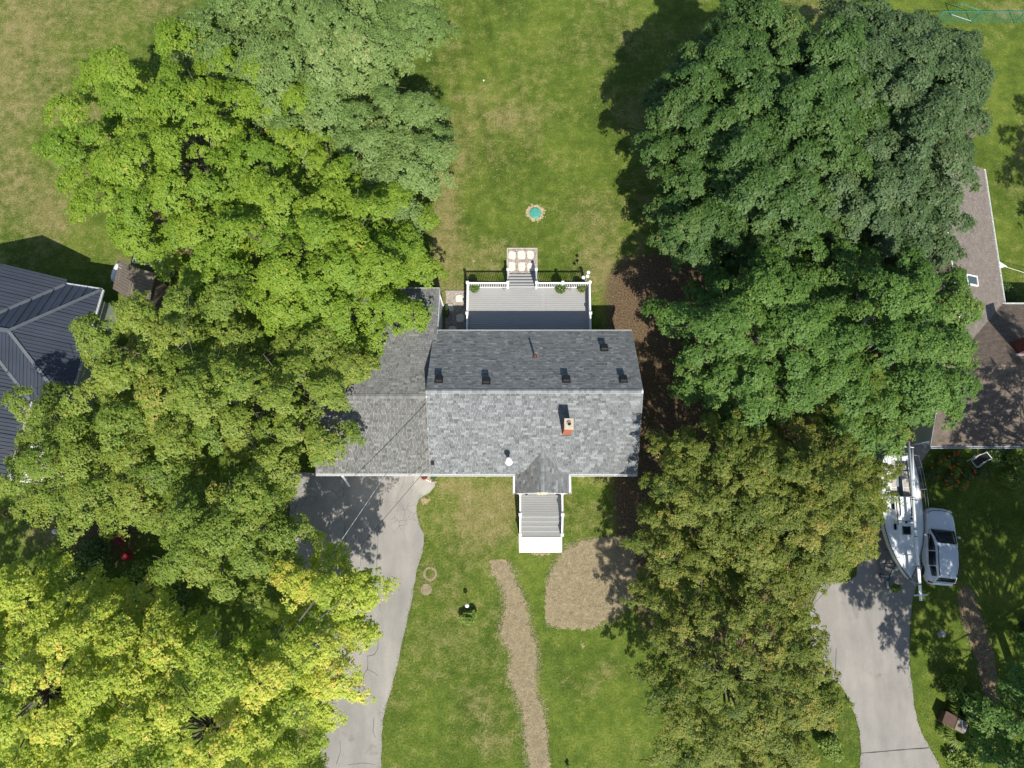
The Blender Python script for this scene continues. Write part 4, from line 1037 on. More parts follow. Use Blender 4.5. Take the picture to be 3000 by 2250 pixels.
# ------------------------------------------------------------------ dark metal-roofed house (left)
def clip(poly, s, side):
    out = []
    for i in range(len(poly)):
        a, b = poly[i], poly[(i+1) % len(poly)]; da, db = (a[0]-s)*side, (b[0]-s)*side
        if da >= 0: out.append(a)
        if (da > 0 and db < 0) or (da < 0 and db > 0):
            t = da/(da-db); out.append((s, a[1]+(b[1]-a[1])*t))
    return out
def trange(poly, s):
    ts = []
    for i in range(len(poly)):
        a, b = poly[i], poly[(i+1) % len(poly)]
        if (a[0]-s)*(b[0]-s) <= 0 and abs(a[0]-b[0]) > 1e-6: ts.append(a[1]+(b[1]-a[1])*(s-a[0])/(b[0]-a[0]))
    return (min(ts), max(ts)) if ts else (0, 0)
def metal_plane(parent, p3, up, m, width=0.9, ribs=4, seed=1, rib_m=None):
    """planar convex roof face cut into separate sheets, each with its raised ribs"""
    ps = [Vector(p) for p in p3]; nn = (ps[1]-ps[0]).cross(ps[2]-ps[0]).normalized()
    if nn.z < 0: nn = -nn; ps = ps[::-1]
    b = Vector(up); b = (b-nn*b.dot(nn)).normalized(); a = b.cross(nn).normalized()
    o = ps[0]; q = [((p-o).dot(a), (p-o).dot(b)) for p in ps]
    lo, hi = min(x for x, _ in q), max(x for x, _ in q); k = 0; rg = random.Random(seed); s = lo
    while s < hi-0.02:
        e = min(s+width, hi); c = clip(clip(q, s+0.004, 1), e-0.004, -1)
        if len(c) >= 3:
            tn = 0.3+0.4*rg.random(); mb = MB()
            mb.slab([o+a*x+b*y for x, y in c], 0.02, nn, tn)
            for r in range(ribs):
                rs = s+0.03+(e-s)*r/ribs
                if rs > e-0.03: continue
                t0, t1 = trange(c, rs)
                if t1-t0 > 0.1:
                    big = (r == 0)
                    mb.obox(o+a*rs+b*((t0+t1)/2)+nn*(0.036 if big else 0.022), a*(0.026 if big else 0.018), b*((t1-t0)/2-0.02), nn*(0.036 if big else 0.0215), tn+0.2)
            mb.build('roof_panel', m, parent)
        s = e
lrot = R(-9); C0 = P(297, 850, 3.0)
lh = thing('metal_roof_house', 'neighbour house with dark blue ribbed metal hip roof, far left', 'house', (-28, 10, 0))
ev = Vector((math.cos(lrot), math.sin(lrot), 0)); nv = Vector((-math.sin(lrot), math.cos(lrot), 0)); up = Vector((0,0,1))
LP = 0.41; la_, ld, lr_, lS = 2.3, 3.7, 3.2, 12.4
def lpt(e, n, z): return C0+ev*e+nv*n+up*z
zA = lambda e: LP*(-la_-e)
def face(lst, f): return [lpt(e, n, f(e, n)) for e, n in lst]
metal_plane(lh, face([(0,0),(-la_,0),(-la_-lr_,-lr_),(-la_-lr_,-ld),(-ld,-ld)], lambda e, n: -n*LP), -nv+up*LP, M['metalroof'], 0.9, 2, 1)
metal_plane(lh, face([(0,0),(-ld,-ld),(0,-2*ld)], lambda e, n: -e*LP), -ev+up*LP, M['metalroof'], 0.9, 4, 2)
metal_plane(lh, face([(0,-2*ld),(-ld,-ld),(-la_-lr_,-ld),(-la_-lr_,-2*ld+lr_),(-la_,-2*ld)], lambda e, n: (2*ld+n)*LP), nv+up*LP, M['metalroof'], 0.9, 4, 3)
metal_plane(lh, face([(-la_,0.35),(-la_-lr_,0.35),(-la_-lr_,-lr_),(-la_,0)], lambda e, n: zA(e)), -ev+up*LP, M['metalroof'], 0.9, 4, 4)
metal_plane(lh, face([(-la_,-2*ld),(-la_-lr_,-2*ld+lr_),(-la_-lr_,-lS),(-la_,-lS)], lambda e, n: zA(e)), -ev+up*LP, M['metalroof'], 0.9, 4, 5)
wz = lambda e: LP*(e+la_+2*lr_)
metal_plane(lh, face([(-la_-lr_,0.35),(-la_-2*lr_,0.35),(-la_-2*lr_,-lS),(-la_-lr_,-lS)], lambda e, n: wz(e)), ev+up*LP, M['metalroof'], 1.8, 2, 6)
for (p, q) in (((0,0,0),(-ld,-ld,ld*LP)), ((0,-2*ld,0),(-ld,-ld,ld*LP)), ((-la_,0,0),(-la_-lr_,-lr_,lr_*LP)), ((-la_,-2*ld,0),(-la_-lr_,-2*ld+lr_,lr_*LP))):
    valley = p[0] == -la_
    MB().bar(lpt(*p)+up*(0.05 if not valley else 0.045), lpt(*q)+up*(0.05 if not valley else 0.045), 0.18, 0.05).build('valley_flashing' if valley else 'hip_cap', M['metalcap'], lh)
MB().bar(lpt(-ld,-ld,ld*LP+0.03), lpt(-la_-lr_-0.8,-ld,ld*LP+0.03), 0.24, 0.05).build('ridge_cap', M['metalcap'], lh)
for (p, q, o_) in (((0.0,0.05,0),(0.0,-2*ld,0),ev), ((0.0,0.0,0),(-la_-0.1,0.0,0),nv), ((-la_,-2*ld-0.1,0),(-la_,-lS,0),ev)):
    gutter('gutter', lh, lpt(*p)-up*0.02+o_*0.012, lpt(*q)-up*0.02+o_*0.012, o_, M['gutter_g'], 0.12)
for (e0, e1_, n0, n1_, zt_) in ((-5.5, -0.4, -2*ld+0.4, -0.4, 2.95), (-la_-2*lr_+0.4, -la_-0.4, -lS+0.3, 0.05, 2.94)):
    MB().prism([lpt(e0,n0,0)[:2], lpt(e1_,n0,0)[:2], lpt(e1_,n1_,0)[:2], lpt(e0,n1_,0)[:2]], 0, zt_).build('wall', M['siding2'], lh)
for n_ in (-9.0, -11.2): window(lh, lpt(-la_-0.4, n_, -1.35), nv, 1.1, 1.1, ev, M['white'])
# pale ribbed porch roof tucked against its wall
sr = [lpt(-la_-0.3, -2*ld-1.6, -0.55), lpt(-la_-0.3, -lS+0.25, -0.55), lpt(1.1, -lS+0.25, -0.95), lpt(1.1, -2*ld-1.6, -0.95)]
M['palepanel'] = mat('pale_ribbed_sheet', [(0.50,0.49,0.43), (0.60,0.59,0.53)], 2, 0.6, tone=0.1)
metal_plane(lh, sr, -ev+up*0.1, M['palepanel'], 0.6, 5, 9)
MB().bar(sr[1]-up*0.10-nv*0.05, sr[2]-up*0.10-nv*0.05, 0.05, 0.14).build('fascia', M['white'], lh)
for p in (sr[2], sr[3]): MB().bar(p-up*0.03, Vector((p.x, p.y, 0)), 0.09, 0.09).build('post', M['white'], lh)

# ------------------------------------------------------------------ sheds behind it
sh = thing('wooden_shed', 'weathered brown board-roofed shed under the left maples', 'shed', (-24.0, 15.6, 0))
s0, s1, s2, s3, s4, s5 = P(351,757,2.3), P(396,783,2.75), P(456,801,2.3), P(330,846,2.3), P(374,872,2.75), P(436,892,2.3)
def boards(parent, p0, p1, p2, p3, n, m, name='roof_board', th=0.03, seed=0):
    """cover quad p0-p1 (eave) p3-p2 (ridge) with n boards running from eave to ridge"""
    rg = random.Random(seed); p0, p1, p2, p3 = map(Vector, (p0, p1, p2, p3))
    nn = (p1-p0).cross(p3-p0).normalized()
    if nn.z < 0: nn = -nn
    for i in range(n):
        t0, t1 = i/n+0.004, (i+1)/n-0.004; lift = nn*rg.uniform(0, 0.012)
        q = [p0.lerp(p1, t0), p0.lerp(p1, t1), p3.lerp(p2, t1), p3.lerp(p2, t0)]
        if (q[1]-q[0]).cross(q[2]-q[0]).dot(nn) < 0: q = q[::-1]
        MB().slab([x+lift for x in q], th, nn, rg.random()).build(name, m, parent)
boards(sh, s0, s3, s4, s1, 11, M['oldwood'], seed=1)
boards(sh, s5, s2, s1, s4, 9, M['plywood'], seed=2)
MB().add([(p.x, p.y, z) for z in (0, 2.2) for p in (s0.lerp(s5, .08), s3.lerp(s2, .08), s5.lerp(s0, .08), s2.lerp(s3, .08))], [(0,1,2,3),(7,6,5,4),(0,4,5,1),(1,5,6,2),(2,6,7,3),(3,7,4,0)]).build('wall', M['oldwood'], sh)
MB().bar(s1+up*0.03, s4+up*0.03, 0.14, 0.02).build('ridge_board', M['oldwood'], sh)
ns_ = thing('navy_shed', 'small dark roofed shed with pale gutter behind the wooden shed', 'shed', (-23, 18, 0))
t0, t1, t2 = P(416,688,2.5), P(391,768,2.5), P(436,774,2.9); t3 = t0+(t2-t1)
M['navy'] = mat('navy_roof', [(0.020,0.026,0.042), (0.032,0.040,0.060)], 3, 0.7)
boards(ns_, t1, t0, t3, t2, 5, M['navy'], 'roof_panel', seed=5)
gutter('gutter', ns_, t1+up*0.0, t0+up*0.0, (t1-t2).normalized(), M['gutter_g'], 0.12)
MB().bar(t1-up*0.06, t2-up*0.06, 0.04, 0.10).build('rake_board', M['white'], ns_)
cs = [t1.lerp(t3, .12), t0.lerp(t2, .12), t3.lerp(t1, .12), t2.lerp(t0, .12)]
MB().add([(p.x, p.y, z) for z in (0, 2.42) for p in cs], [(0,1,2,3),(7,6,5,4),(0,4,5,1),(1,5,6,2),(2,6,7,3),(3,7,4,0)]).build('wall', M['siding2'], ns_)
# upturned dinghy leaning by the shed
dg = thing('dinghy', 'white upturned dinghy lying beside the weathered wooden shed', 'dinghy', P(335, 795, 0))
a, b = P(346, 766, 0.7), P(326, 822, 0.45); d = (b-a); L = d.length; d.normalize(); sd = d.cross(up).normalized()
V, Fq = [], []; ns2, nr = 9, 9
for i in range(ns2):
    t = i/(ns2-1); w = 0.40*(1-abs(2*t-0.8)**3*0.35)*(1 if t < 0.97 else 0.7); hgt = 0.55*(1-0.35*t)*(0.55 if i in (0, ns2-1) else 1)
    for j in range(nr):
        an = math.pi*j/(nr-1); p = Vector((a.x, a.y, 0))+Vector((d.x, d.y, 0))*(L*t)+Vector((sd.x, sd.y, 0))*(w*math.cos(an))+up*(0.03+hgt*math.sin(an)**0.7)
        V.append(tuple(p))
for i in range(ns2-1):
    for j in range(nr-1): Fq.append((i*nr+j, (i+1)*nr+j, (i+1)*nr+j+1, i*nr+j+1))
MB().add(V, Fq+[tuple(range(nr)), tuple(reversed(range((ns2-1)*nr, ns2*nr)))]).build('hull', M['whitemetal'], dg, smooth=True)
k0 = Vector((a.x, a.y, 0.58)); k1_ = k0+Vector((d.x, d.y, 0))*L
MB().bar(k0+Vector((d.x, d.y, 0))*0.2, k1_-Vector((d.x, d.y, 0))*0.25-up*0.14, 0.04, 0.05).build('keel', M['whitemetal'], dg)

# ------------------------------------------------------------------ white estate car
def car():
    p = P(2752, 1596, 0)
    c = thing('parked_car', 'white estate car with roof rails parked beside the boat', 'car', (25.65, -0.62, 0.022*0), R(-5.5))
    lerp = lambda a, b, t: a+(b-a)*t
    st = [(2.29,.34,.64,.42),(2.24,.56,.72,.34),(2.10,.74,.82,.27),(1.82,.86,.90,.25),(1.4,.91,.96,.25),(1.0,.92,1.00,.25),(0.3,.925,1.02,.25),(-0.6,.925,1.03,.25),(-1.4,.92,1.05,.25),(-1.85,.885,1.05,.28),(-2.10,.80,1.02,.32),(-2.24,.66,.95,.38),(-2.29,.46,.84,.46)]
    V, F = [], []
    sec = [(.90,0.0),(.985,.22),(1.0,.50),(.985,.80),(.93,.955),(.80,.995),(.45,1.02),(0,1.03)]
    full = sec+[(-x, z) for x, z in sec[-2::-1]]
    for (y, w, zt_, zb) in st:
        for x, z in full: V.append((x*w, y, zb+(zt_-zb)*z))
    m = len(full)
    for i in range(len(st)-1):
        for j in range(m-1): F.append((i*m+j, i*m+j+1, (i+1)*m+j+1, (i+1)*m+j))
        F.append((i*m+m-1, i*m, (i+1)*m, (i+1)*m+m-1))
    F += [tuple(range(m)), tuple(reversed(range((len(st)-1)*m, len(st)*m)))]
    body = MB().add(V, F).build('body', M['carwhite'], c, smooth=True, local=True)
    # cabin
    zr = [(1.02,1.00),(0.80,1.17),(0.45,1.40),(0.15,1.55),(-0.10,1.60),(-0.6,1.635),(-1.2,1.62),(-1.6,1.57),(-1.82,1.51),(-2.02,1.28),(-2.16,1.06)]
    def top(y):
        for i in range(len(zr)-1):
            if zr[i][0] >= y >= zr[i+1][0]: return lerp(zr[i][1], zr[i+1][1], (zr[i][0]-y)/(zr[i][0]-zr[i+1][0]))
        return 1.0
    wb = lambda y: 0.86-0.06*max(0, (y-0.2))-0.22*max(0, -y-1.2)
    wt = lambda y: wb(y)-0.25*min(1, max(0, (top(y)-1.0)/0.62))
    V, F = [], []
    for y, z in zr:
        a, b = wb(y), wt(y)
        s_ = [(a, 0.96),(lerp(a, b, .5), lerp(0.98, z-0.05, .5)),(b+0.015, z-0.06),(b-0.03, z-0.015),(b*0.6, z+0.008),(0, z+0.015)]
        for x, zz in s_+[(-x, zz) for x, zz in s_[-2::-1]]: V.append((x, y, max(zz, 0.95)))
    m = 11
    for i in range(len(zr)-1):
        for j in range(m-1): F.append((i*m+j, i*m+j+1, (i+1)*m+j+1, (i+1)*m+j))
    MB().add(V, F+[tuple(range(m)), tuple(reversed(range((len(zr)-1)*m, len(zr)*m)))]).build('cabin', M['carwhite'], c, smooth=True, local=True)
    def pane(name, ys, side=None, frac=(0.12, 0.86), wfrac=0.93):
        V, F = [], []
        if side is None:
            for y in ys:
                for k in range(7):
                    t = -1+2*k/6; b = (wt(y)-0.02)*wfrac; zz = top(y)+0.02+0.004*(1-t*t)+0.004; V.append((b*t, y, zz+0.008-0.012*abs(t)))
            for i in range(len(ys)-1):
                for k in range(6): F.append((i*7+k, i*7+k+1, (i+1)*7+k+1, (i+1)*7+k))
        else:
            for y in ys:
                for f in frac:
                    f_ = f; x = lerp(wb(y), wt(y)+0.015, f_)+0.014; V.append((side*x, y, lerp(0.97, top(y)-0.06, f_)+0.01))
            for i in range(len(ys)-1): F.append((2*i, 2*i+1, 2*i+3, 2*i+2))
        o = MB().add(V, F).build(name, M['glass'], c, smooth=True, local=True)
        md = o.modifiers.new('thick', 'SOLIDIFY'); md.thickness = 0.008
    pane('windscreen', [0.97, .85, .65, .45, .30, .17])
    pane('rear_window', [-1.85, -1.92, -2.0, -2.07], wfrac=0.98)
    for s in (-1, 1):
        pane('side_window', [0.66, 0.45, 0.2, 0.0, -0.28], s); pane('side_window', [-0.35, -0.7, -1.15], s); pane('side_window', [-1.22, -1.5, -1.78], s, frac=(0.2, 0.84))
        MB().tube([(s*0.585,-0.02,1.60),(s*0.60,-0.15,1.665),(s*0.61,-0.9,1.68),(s*0.54,-1.55,1.61),(s*0.50,-1.72,1.54)], 0.024, 6).build('roof_rail', M['blackmetal'], c, local=True)
        mr = MB().ball((s*1.02, 0.62, 1.03), (0.11, 0.07, 0.075), 10, 6).build('wing_mirror', M['carwhite'], c, smooth=True, local=True)
        MB().bar((s*0.86, 0.60, 0.99), (s*0.96, 0.62, 1.02), 0.05, 0.04).build('mirror_arm', M['blackmetal'], mr, local=True)
        MB().obox((s*0.69, -2.15, 0.90), (0.12, 0.015*s, 0), (-0.02*s, 0.05, 0), (0, 0, 0.09)).build('tail_light', M['redlens'], c, local=True, bevel=0.01)
        MB().obox((s*0.66, 2.10, 0.76), (0.12, -0.06*s, 0), (0.03*s, 0.06, 0), (0, 0.01, 0.055)).build('head_light', M['clearlens'], c, local=True, bevel=0.012)
        for y in (1.38, -1.42):
            wl_ = MB().lathe((s*0.80, y, 0.335), [(0.20,-0.10),(0.32,-0.10),(0.335,-0.06),(0.335,0.06),(0.32,0.10),(0.20,0.10)], 24, axis=(1,0,0)).build('wheel', M['rubber'], c, local=True)
            MB().lathe((s*0.865, y, 0.335), [(0.205,0.0),(0.19,0.045),(0.06,0.03),(0.02,0.04)] if s > 0 else [(0.205,0.0),(0.19,-0.045),(0.06,-0.03),(0.02,-0.04)], 16, axis=(1,0,0)).build('rim', M['rim'], wl_, local=True)
            MB().lathe((s*0.90, y, 0.345), [(0.375,-0.02),(0.40,0.02),(0.36,0.028)], 20, axis=(1,0,0)).build('wheel_arch', M['blackmetal'], c, local=True)
        for y in (0.05, -0.95): MB().bar((s*0.935, y, 0.86), (s*0.93, y-0.16, 0.86), 0.025, 0.03).build('door_handle', M['rim'], c, local=True)
    MB().box(-0.45, 0.45, 2.20, 2.27, 0.50, 0.62).build('grille', M['blackmetal'], c, local=True)
    MB().tube([(-0.72, 1.98, 0.885), (-0.4, 2.12, 0.845), (0, 2.16, 0.84), (0.4, 2.12, 0.845), (0.72, 1.98, 0.885)], 0.018, 6).build('bonnet_seam', M['blackmetal'], c, local=True)
    MB().box(0.0-0.012, 0.012, -1.72, -1.66, 1.61, 1.68).build('antenna', M['blackmetal'], c, local=True)
    MB().box(-0.26, 0.26, -2.30, -2.275, 0.62, 0.74).build('number_plate', M['offwhite'], c, local=True)
    MB().lathe((0.55, -1.99, 1.12), [(0.05, -.02), (0.05, .02)], 6).v if False else None
    return c
car()

# ------------------------------------------------------------------ sailboat on its trailer, mast lowered
def boat():
    b = thing('sailboat', 'white sailboat on a trailer with its mast lowered lengthwise', 'sailboat', (23.0, 1.15, 0), R(-1.5))
    st = [(3.62,.80,1.98,1.30,.55),(3.3,.98,1.98,1.15,.7),(2.4,1.13,1.95,.95,.8),(1.2,1.21,1.94,.85,.85),(0.2,1.22,1.95,.82,.85),(-0.8,1.15,1.97,.85,.8),(-1.7,.96,2.0,.95,.7),(-2.5,.66,2.04,1.1,.5),(-3.1,.36,2.08,1.3,.35),(-3.45,.15,2.11,1.5,.2),(-3.62,.02,2.13,1.8,.05)]
    V, F = [], []; sec = [(1,1),(1.01,.82),(.97,.55),(.80,.28),(.45,.08),(0,0)]
    full = sec+[(-x, z) for x, z in sec[-2::-1]]; m = len(full)
    for (y, w, zs, zk, r) in st:
        for x, z in full: V.append((x*w, y, zk+(zs-zk)*z))
    for i in range(len(st)-1):
        for j in range(m-1): F.append((i*m+j, (i+1)*m+j, (i+1)*m+j+1, i*m+j+1))
    F += [tuple(reversed(range(m)))]
    hull = MB().add(V, F).build('hull', M['boathull'], b, smooth=True, local=True)
    MB().add([(0.04,.9,.9),(-0.04,.9,.9),(-0.04,-.6,.9),(0.04,-.6,.9),(0.03,.7,.25),(-0.03,.7,.25),(-0.03,-.3,.25),(0.03,-.3,.25)], [(0,1,2,3),(7,6,5,4),(0,4,5,1),(1,5,6,2),(2,6,7,3),(3,7,4,0)]).build('keel', M['boathull'], hull, local=True)
    # deck with a cockpit well cut out of it
    V, F = [], []
    for (y, w, zs, zk, r) in st:
        for k in range(9):
            t = -1+k/4; V.append((t*w*0.985, y, zs+0.012+0.05*(1-t*t)*min(1, w)))
    for i in range(len(st)-1):
        for k in range(8):
            if 1 <= i <= 2 and 2 <= k <= 5: continue
            F.append((i*9+k, i*9+k+1, (i+1)*9+k+1, (i+1)*9+k))
    MB().add(V, F).build('deck', M['boatdeck'], b, smooth=True, local=True)
    for s in (-1, 1):
        MB().tube([(s*w*1.005, y, zs+0.03) for (y, w, zs, zk, r) in st], 0.028, 6).build('rub_rail', M['blackmetal'] if s < 0 else M['teak'], b, local=True)
    # cockpit: sole, two seats, stern seat
    ck = MB().box(-0.62, 0.62, 1.15, 3.32, 1.52, 1.56).build('cockpit_sole', M['boatgrey'], b, local=True)
    for s in (-1, 1):
        MB().box(*sorted((s*0.18, s*0.62)), 1.2, 2.7, 1.565, 1.86).build('seat', M['boatsole'], b, local=True)
        MB().box(*sorted((s*0.60, s*0.66)), 1.15, 3.32, 1.57, 2.02).build('coaming', M['boatdeck'], b, local=True)
        for y in (1.7, 2.2): MB().box(*sorted((s*0.185, s*0.595)), y-0.012, y+0.012, 1.862, 1.868).build('seam', M['whitemetal'], ck, local=True)
        MB().box(*sorted((s*0.18, s*0.205)), 1.2, 2.7, 1.8615, 1.869).build('seam', M['whitemetal'], ck, local=True)
    MB().box(-0.58, 0.58, 2.78, 3.30, 1.565, 1.88).build('stern_seat', M['boatsole'], b, local=True)
    MB().box(-0.58, 0.58, 2.765, 2.80, 1.87, 1.895).build('seam', M['whitemetal'], ck, local=True)
    MB().box(0.0, 0.03, 2.8, 3.28, 1.882, 1.89).build('seam', M['whitemetal'], ck, local=True)
    MB().box(-0.6, 0.6, 1.10, 1.16, 1.57, 2.22).build('bulkhead', M['boatdeck'], b, local=True)
    MB().box(-0.28, 0.28, 1.161, 1.185, 1.75, 2.15).build('hatch_board', M['teak'], b, local=True)
    # coachroof
    tr = [(1.14,.66,.58,2.25),(0.4,.68,.58,2.27),(-0.5,.62,.52,2.24),(-1.1,.52,.42,2.18),(-1.55,.38,.26,2.09)]
    V, F = [], []
    for (y, w0, w1, z) in tr: V += [(-w0, y, 1.96), (-w1, y, z-0.04), (-w1*0.8, y, z), (0, y, z+0.03), (w1*0.8, y, z), (w1, y, z-0.04), (w0, y, 1.96)]
    for i in range(len(tr)-1):
        for j in range(6): F.append((i*7+j, i*7+j+1, (i+1)*7+j+1, (i+1)*7+j))
    MB().add(V, F+[tuple(range(7)), tuple(reversed(range(28, 35)))]).build('coachroof', M['boatdeck'], b, smooth=False, local=True)
    sl_ = MB().box(-0.30, 0.30, 0.15, 1.12, 2.285, 2.325).build('sliding_hatch', M['boatdeck'], b, local=True, bevel=0.012)
    for s in (-1, 1):
        MB().box(s*0.33-0.02, s*0.33+0.02, 0.02, 1.12, 2.27, 2.325).build('hatch_rail', M['blackmetal'], b, local=True)
        MB().box(s*0.50-0.015, s*0.50+0.015, -0.55, 0.9, 2.255, 2.30).build('handrail', M['teak'], b, local=True)
        for y in (0.55, -0.65):
            w0 = 0.645-0.03*(y < 0); MB().obox((s*w0, y, 2.12), (0, 0.17, 0), (-s*0.035, 0, 0.075), (s*0.006, 0, 0.003)).build('port_light', M['glass'], b, local=True)
    fh = MB().box(-0.28, 0.24, -1.10, -0.56, 2.195, 2.25).build('fore_hatch', M['boatgrey'], b, local=True, bevel=0.02)
    MB().box(-0.235, 0.195, -1.055, -0.605, 2.251, 2.262).build('hatch_glass', M['glass'], fh, local=True)
    MB().lathe((-0.02, -0.38, 2.26), [(0.07, 0), (0.06, 0.03), (0.03, 0.10)], 10).build('mast_step', M['blackmetal'], b, local=True)
    MB().add([(-0.30,-2.25,2.10),(0.30,-2.25,2.10),(0.05,-3.2,2.135),(-0.05,-3.2,2.135),(-0.30,-2.25,2.125),(0.30,-2.25,2.125),(0.05,-3.2,2.155),(-0.05,-3.2,2.155)], [(3,2,1,0),(4,5,6,7),(0,1,5,4),(1,2,6,5),(2,3,7,6),(3,0,4,7)]).build('anchor_locker_lid', M['boatdeck'], b, local=True)
    # stanchions and lifelines (starboard side seen), pulpit, pushpit
    for s in (-1, 1):
        top = []
        for (y, w) in ((2.9,1.02),(1.6,1.17),(0.2,1.20),(-1.2,1.06),(-2.4,.68)):
            MB().tube([(s*w, y, 1.97), (s*(w+0.04), y, 2.55)], 0.014, 6).build('stanchion', M['steel'], b, local=True); top.append((s*(w+0.04), y, 2.55))
        MB().tube(top+[(s*0.22, -3.45, 2.66)], 0.008, 5).build('lifeline', M['steel'], b, local=True)
        MB().tube([(p[0], p[1], p[2]-0.28) for p in top], 0.008, 5).build('lifeline', M['steel'], b, local=True)
        MB().tube([(s*0.22,-3.45,2.66),(s*0.12,-3.85,2.68),(0,-3.95,2.68)], 0.014, 6).build('pulpit', M['steel'], b, local=True)
        MB().tube([(s*0.22,-3.45,2.66),(s*0.2,-3.3,2.08)], 0.014, 6).build('pulpit', M['steel'], b, local=True)
        MB().tube([(s*1.06,2.9,2.55),(s*0.9,3.55,2.58),(0,3.7,2.58)], 0.014, 6).build('pushpit', M['steel'], b, local=True)
        for y in (-2.9, 3.3): MB().bar((s*0.3 if y < 0 else s*0.85, y-0.08, 2.14 if y < 0 else 2.03), (s*0.3 if y < 0 else s*0.85, y+0.08, 2.14 if y < 0 else 2.03), 0.03, 0.04).build('cleat', M['steel'], b, local=True)
    MB().lathe((0.30, -0.15, 2.25), [(0.06,0),(0.05,0.09),(0.055,0.11)], 10).build('winch', M['blackmetal'], b, local=True)
    MB().box(-0.5, 0.55, -0.32, -0.29, 2.27, 2.30).build('line_organiser', M['blackmetal'], b, local=True)
    MB().ball((0.85, 0.9, 2.03), (0.07,0.07,0.09), 8, 6).build('winch', M['whitemetal'], b, local=True)
    # mast lying on crutches along the boat, boom lashed beside it
    a0, a1 = Vector((0.16, 4.35, 2.95)), Vector((0.07, -4.75, 2.95))
    ms = MB().tube([a0, a0.lerp(a1, .5), a1], [0.075, 0.082, 0.085], 12).build('mast', M['mast'], b, smooth=True, local=True)
    for t in (0.36, 0.375, 0.56, 0.605, 0.79, 0.90): MB().tube([a0.lerp(a1, t), a0.lerp(a1, t+0.004)], 0.094, 12).build('strap', M['blackmetal'], ms, local=True)
    MB().tube([(0.36, 3.9, 2.93), (0.27, 1.6, 2.90)], 0.055, 10).build('boom', M['mast'], b, smooth=True, local=True)
    MB().bar((-0.25, -4.48, 2.86), (0.55, -4.42, 2.86), 0.08, 0.05).build('spreader', M['mast'], b, local=True)
    MB().bar((-0.2, 4.05, 2.84), (0.5, 4.0, 2.84), 0.05, 0.05).build('spreader', M['mast'], b, local=True)
    MB().tube([(0.12, 3.55, 1.98), (0.16, 3.55, 2.87)], 0.03, 8).build('mast_crutch', M['galv'], b, local=True)
    MB().tube([(0.0, -3.72, 2.10), (0.08, -3.86, 2.86)], 0.03, 8).build('mast_crutch', M['galv'], b, local=True)
    for k in range(4):
        o = 0.06+0.05*k; MB().tube([(0.16+o, 3.8, 2.9), (0.13+o*1.8, 1.0, 2.72), (0.10+o*1.4, -1.6, 2.76), (0.05+o*0.6, -4.6, 2.9)], 0.006, 4).build('stay_wire', M['steel'], b, local=True)
    MB().tube([(-0.12, 3.7, 1.95), (-0.12, 3.95, 1.95), (-0.12, 4.0, 0.9)], 0.04, 8).build('outboard_bracket', M['blackmetal'], b, local=True)
    MB().ball((-0.5, 3.85, 1.75), (0.16, 0.2, 0.28), 10, 7).build('outboard_cowl', M['blackmetal'], b, smooth=True, local=True)
    # trailer
    t = thing('boat_trailer', 'dark steel boat trailer carrying the sailboat', 'trailer', (23.0, 1.15, 0.022), R(-1.5))
    for s in (-1, 1):
        MB().bar((s*1.15-0.15, 3.2, 0.55), (s*1.15-0.25, -1.15, 0.55), 0.09, 0.13).build('side_rail', M['trailer'], t, local=True)
        MB().bar((s*1.15-0.25, -1.1, 0.55), (-0.55+s*0.06, -3.85, 0.50), 0.09, 0.12).build('draw_bar', M['trailer'], t, local=True)
        MB().bar((s*0.75, 2.2, 0.62), (s*0.7, 2.2, 1.05), 0.07, 0.07).build('bunk_post', M['trailer'], t, local=True)
        MB().bar((s*0.75, -1.2, 0.62), (s*0.62, -1.2, 1.12), 0.07, 0.07).build('bunk_post', M['trailer'], t, local=True)
        MB().bar((s*0.72, 2.6, 1.08), (s*0.6, -1.7, 1.10), 0.14, 0.06).build('bunk', M['oldwood'], t, local=True)
        for y in (1.0, 0.1):
            w = MB().lathe((s*1.22, y, 0.31), [(0.17,-0.09),(0.30,-0.09),(0.31,-0.05),(0.31,0.05),(0.30,0.09),(0.17,0.09)], 20, axis=(1,0,0)).build('wheel', M['rubber'], t, local=True)
            MB().lathe((s*1.22, y, 0.31), [(0.175,-0.07),(0.175,0.07),(0.05,0.08)], 14, axis=(1,0,0)).build('rim', M['galv'], w, local=True)
        MB().bar((s*1.22, 1.45, 0.68), (s*1.22, -0.35, 0.68), 0.24, 0.03).build('mudguard', M['trailer'], t, local=True)
    for y in (2.9, 1.0, 0.1, -1.0): MB().bar((-1.25, y, 0.55), (1.02, y, 0.55), 0.08, 0.09).build('cross_member', M['trailer'], t, local=True)
    MB().bar((-1.05, -2.0, 0.56), (0.25, -2.0, 0.56), 0.07, 0.08).build('cross_member', M['trailer'], t, local=True)
    MB().bar((-0.85, -2.8, 0.56), (-0.12, -2.8, 0.56), 0.07, 0.08).build('cross_member', M['trailer'], t, local=True)
    MB().tube([(-0.70, -3.55, 0.06), (-0.70, -3.55, 0.95)], 0.045, 10).build('jack', M['galv'], t, local=True)
    MB().lathe((-0.70, -3.55, 0.11), [(0.10,-0.04),(0.11,0),(0.10,0.04)], 12, axis=(1,0,0)).build('jack_wheel', M['rubber'], t, local=True)
    MB().bar((-0.55, -3.86, 0.5), (-0.53, -4.25, 0.5), 0.10, 0.10).build('coupler', M['galv'], t, local=True)
    MB().bar((-0.50, -3.0, 0.6), (-0.30, -3.0, 1.35), 0.08, 0.08).build('winch_post', M['trailer'], t, local=True)
    MB().lathe((-0.32, -3.05, 1.3), [(0.09,-0.08),(0.09,0.08)], 12, axis=(1,0,0)).build('winch', M['galv'], t, local=True)
boat()
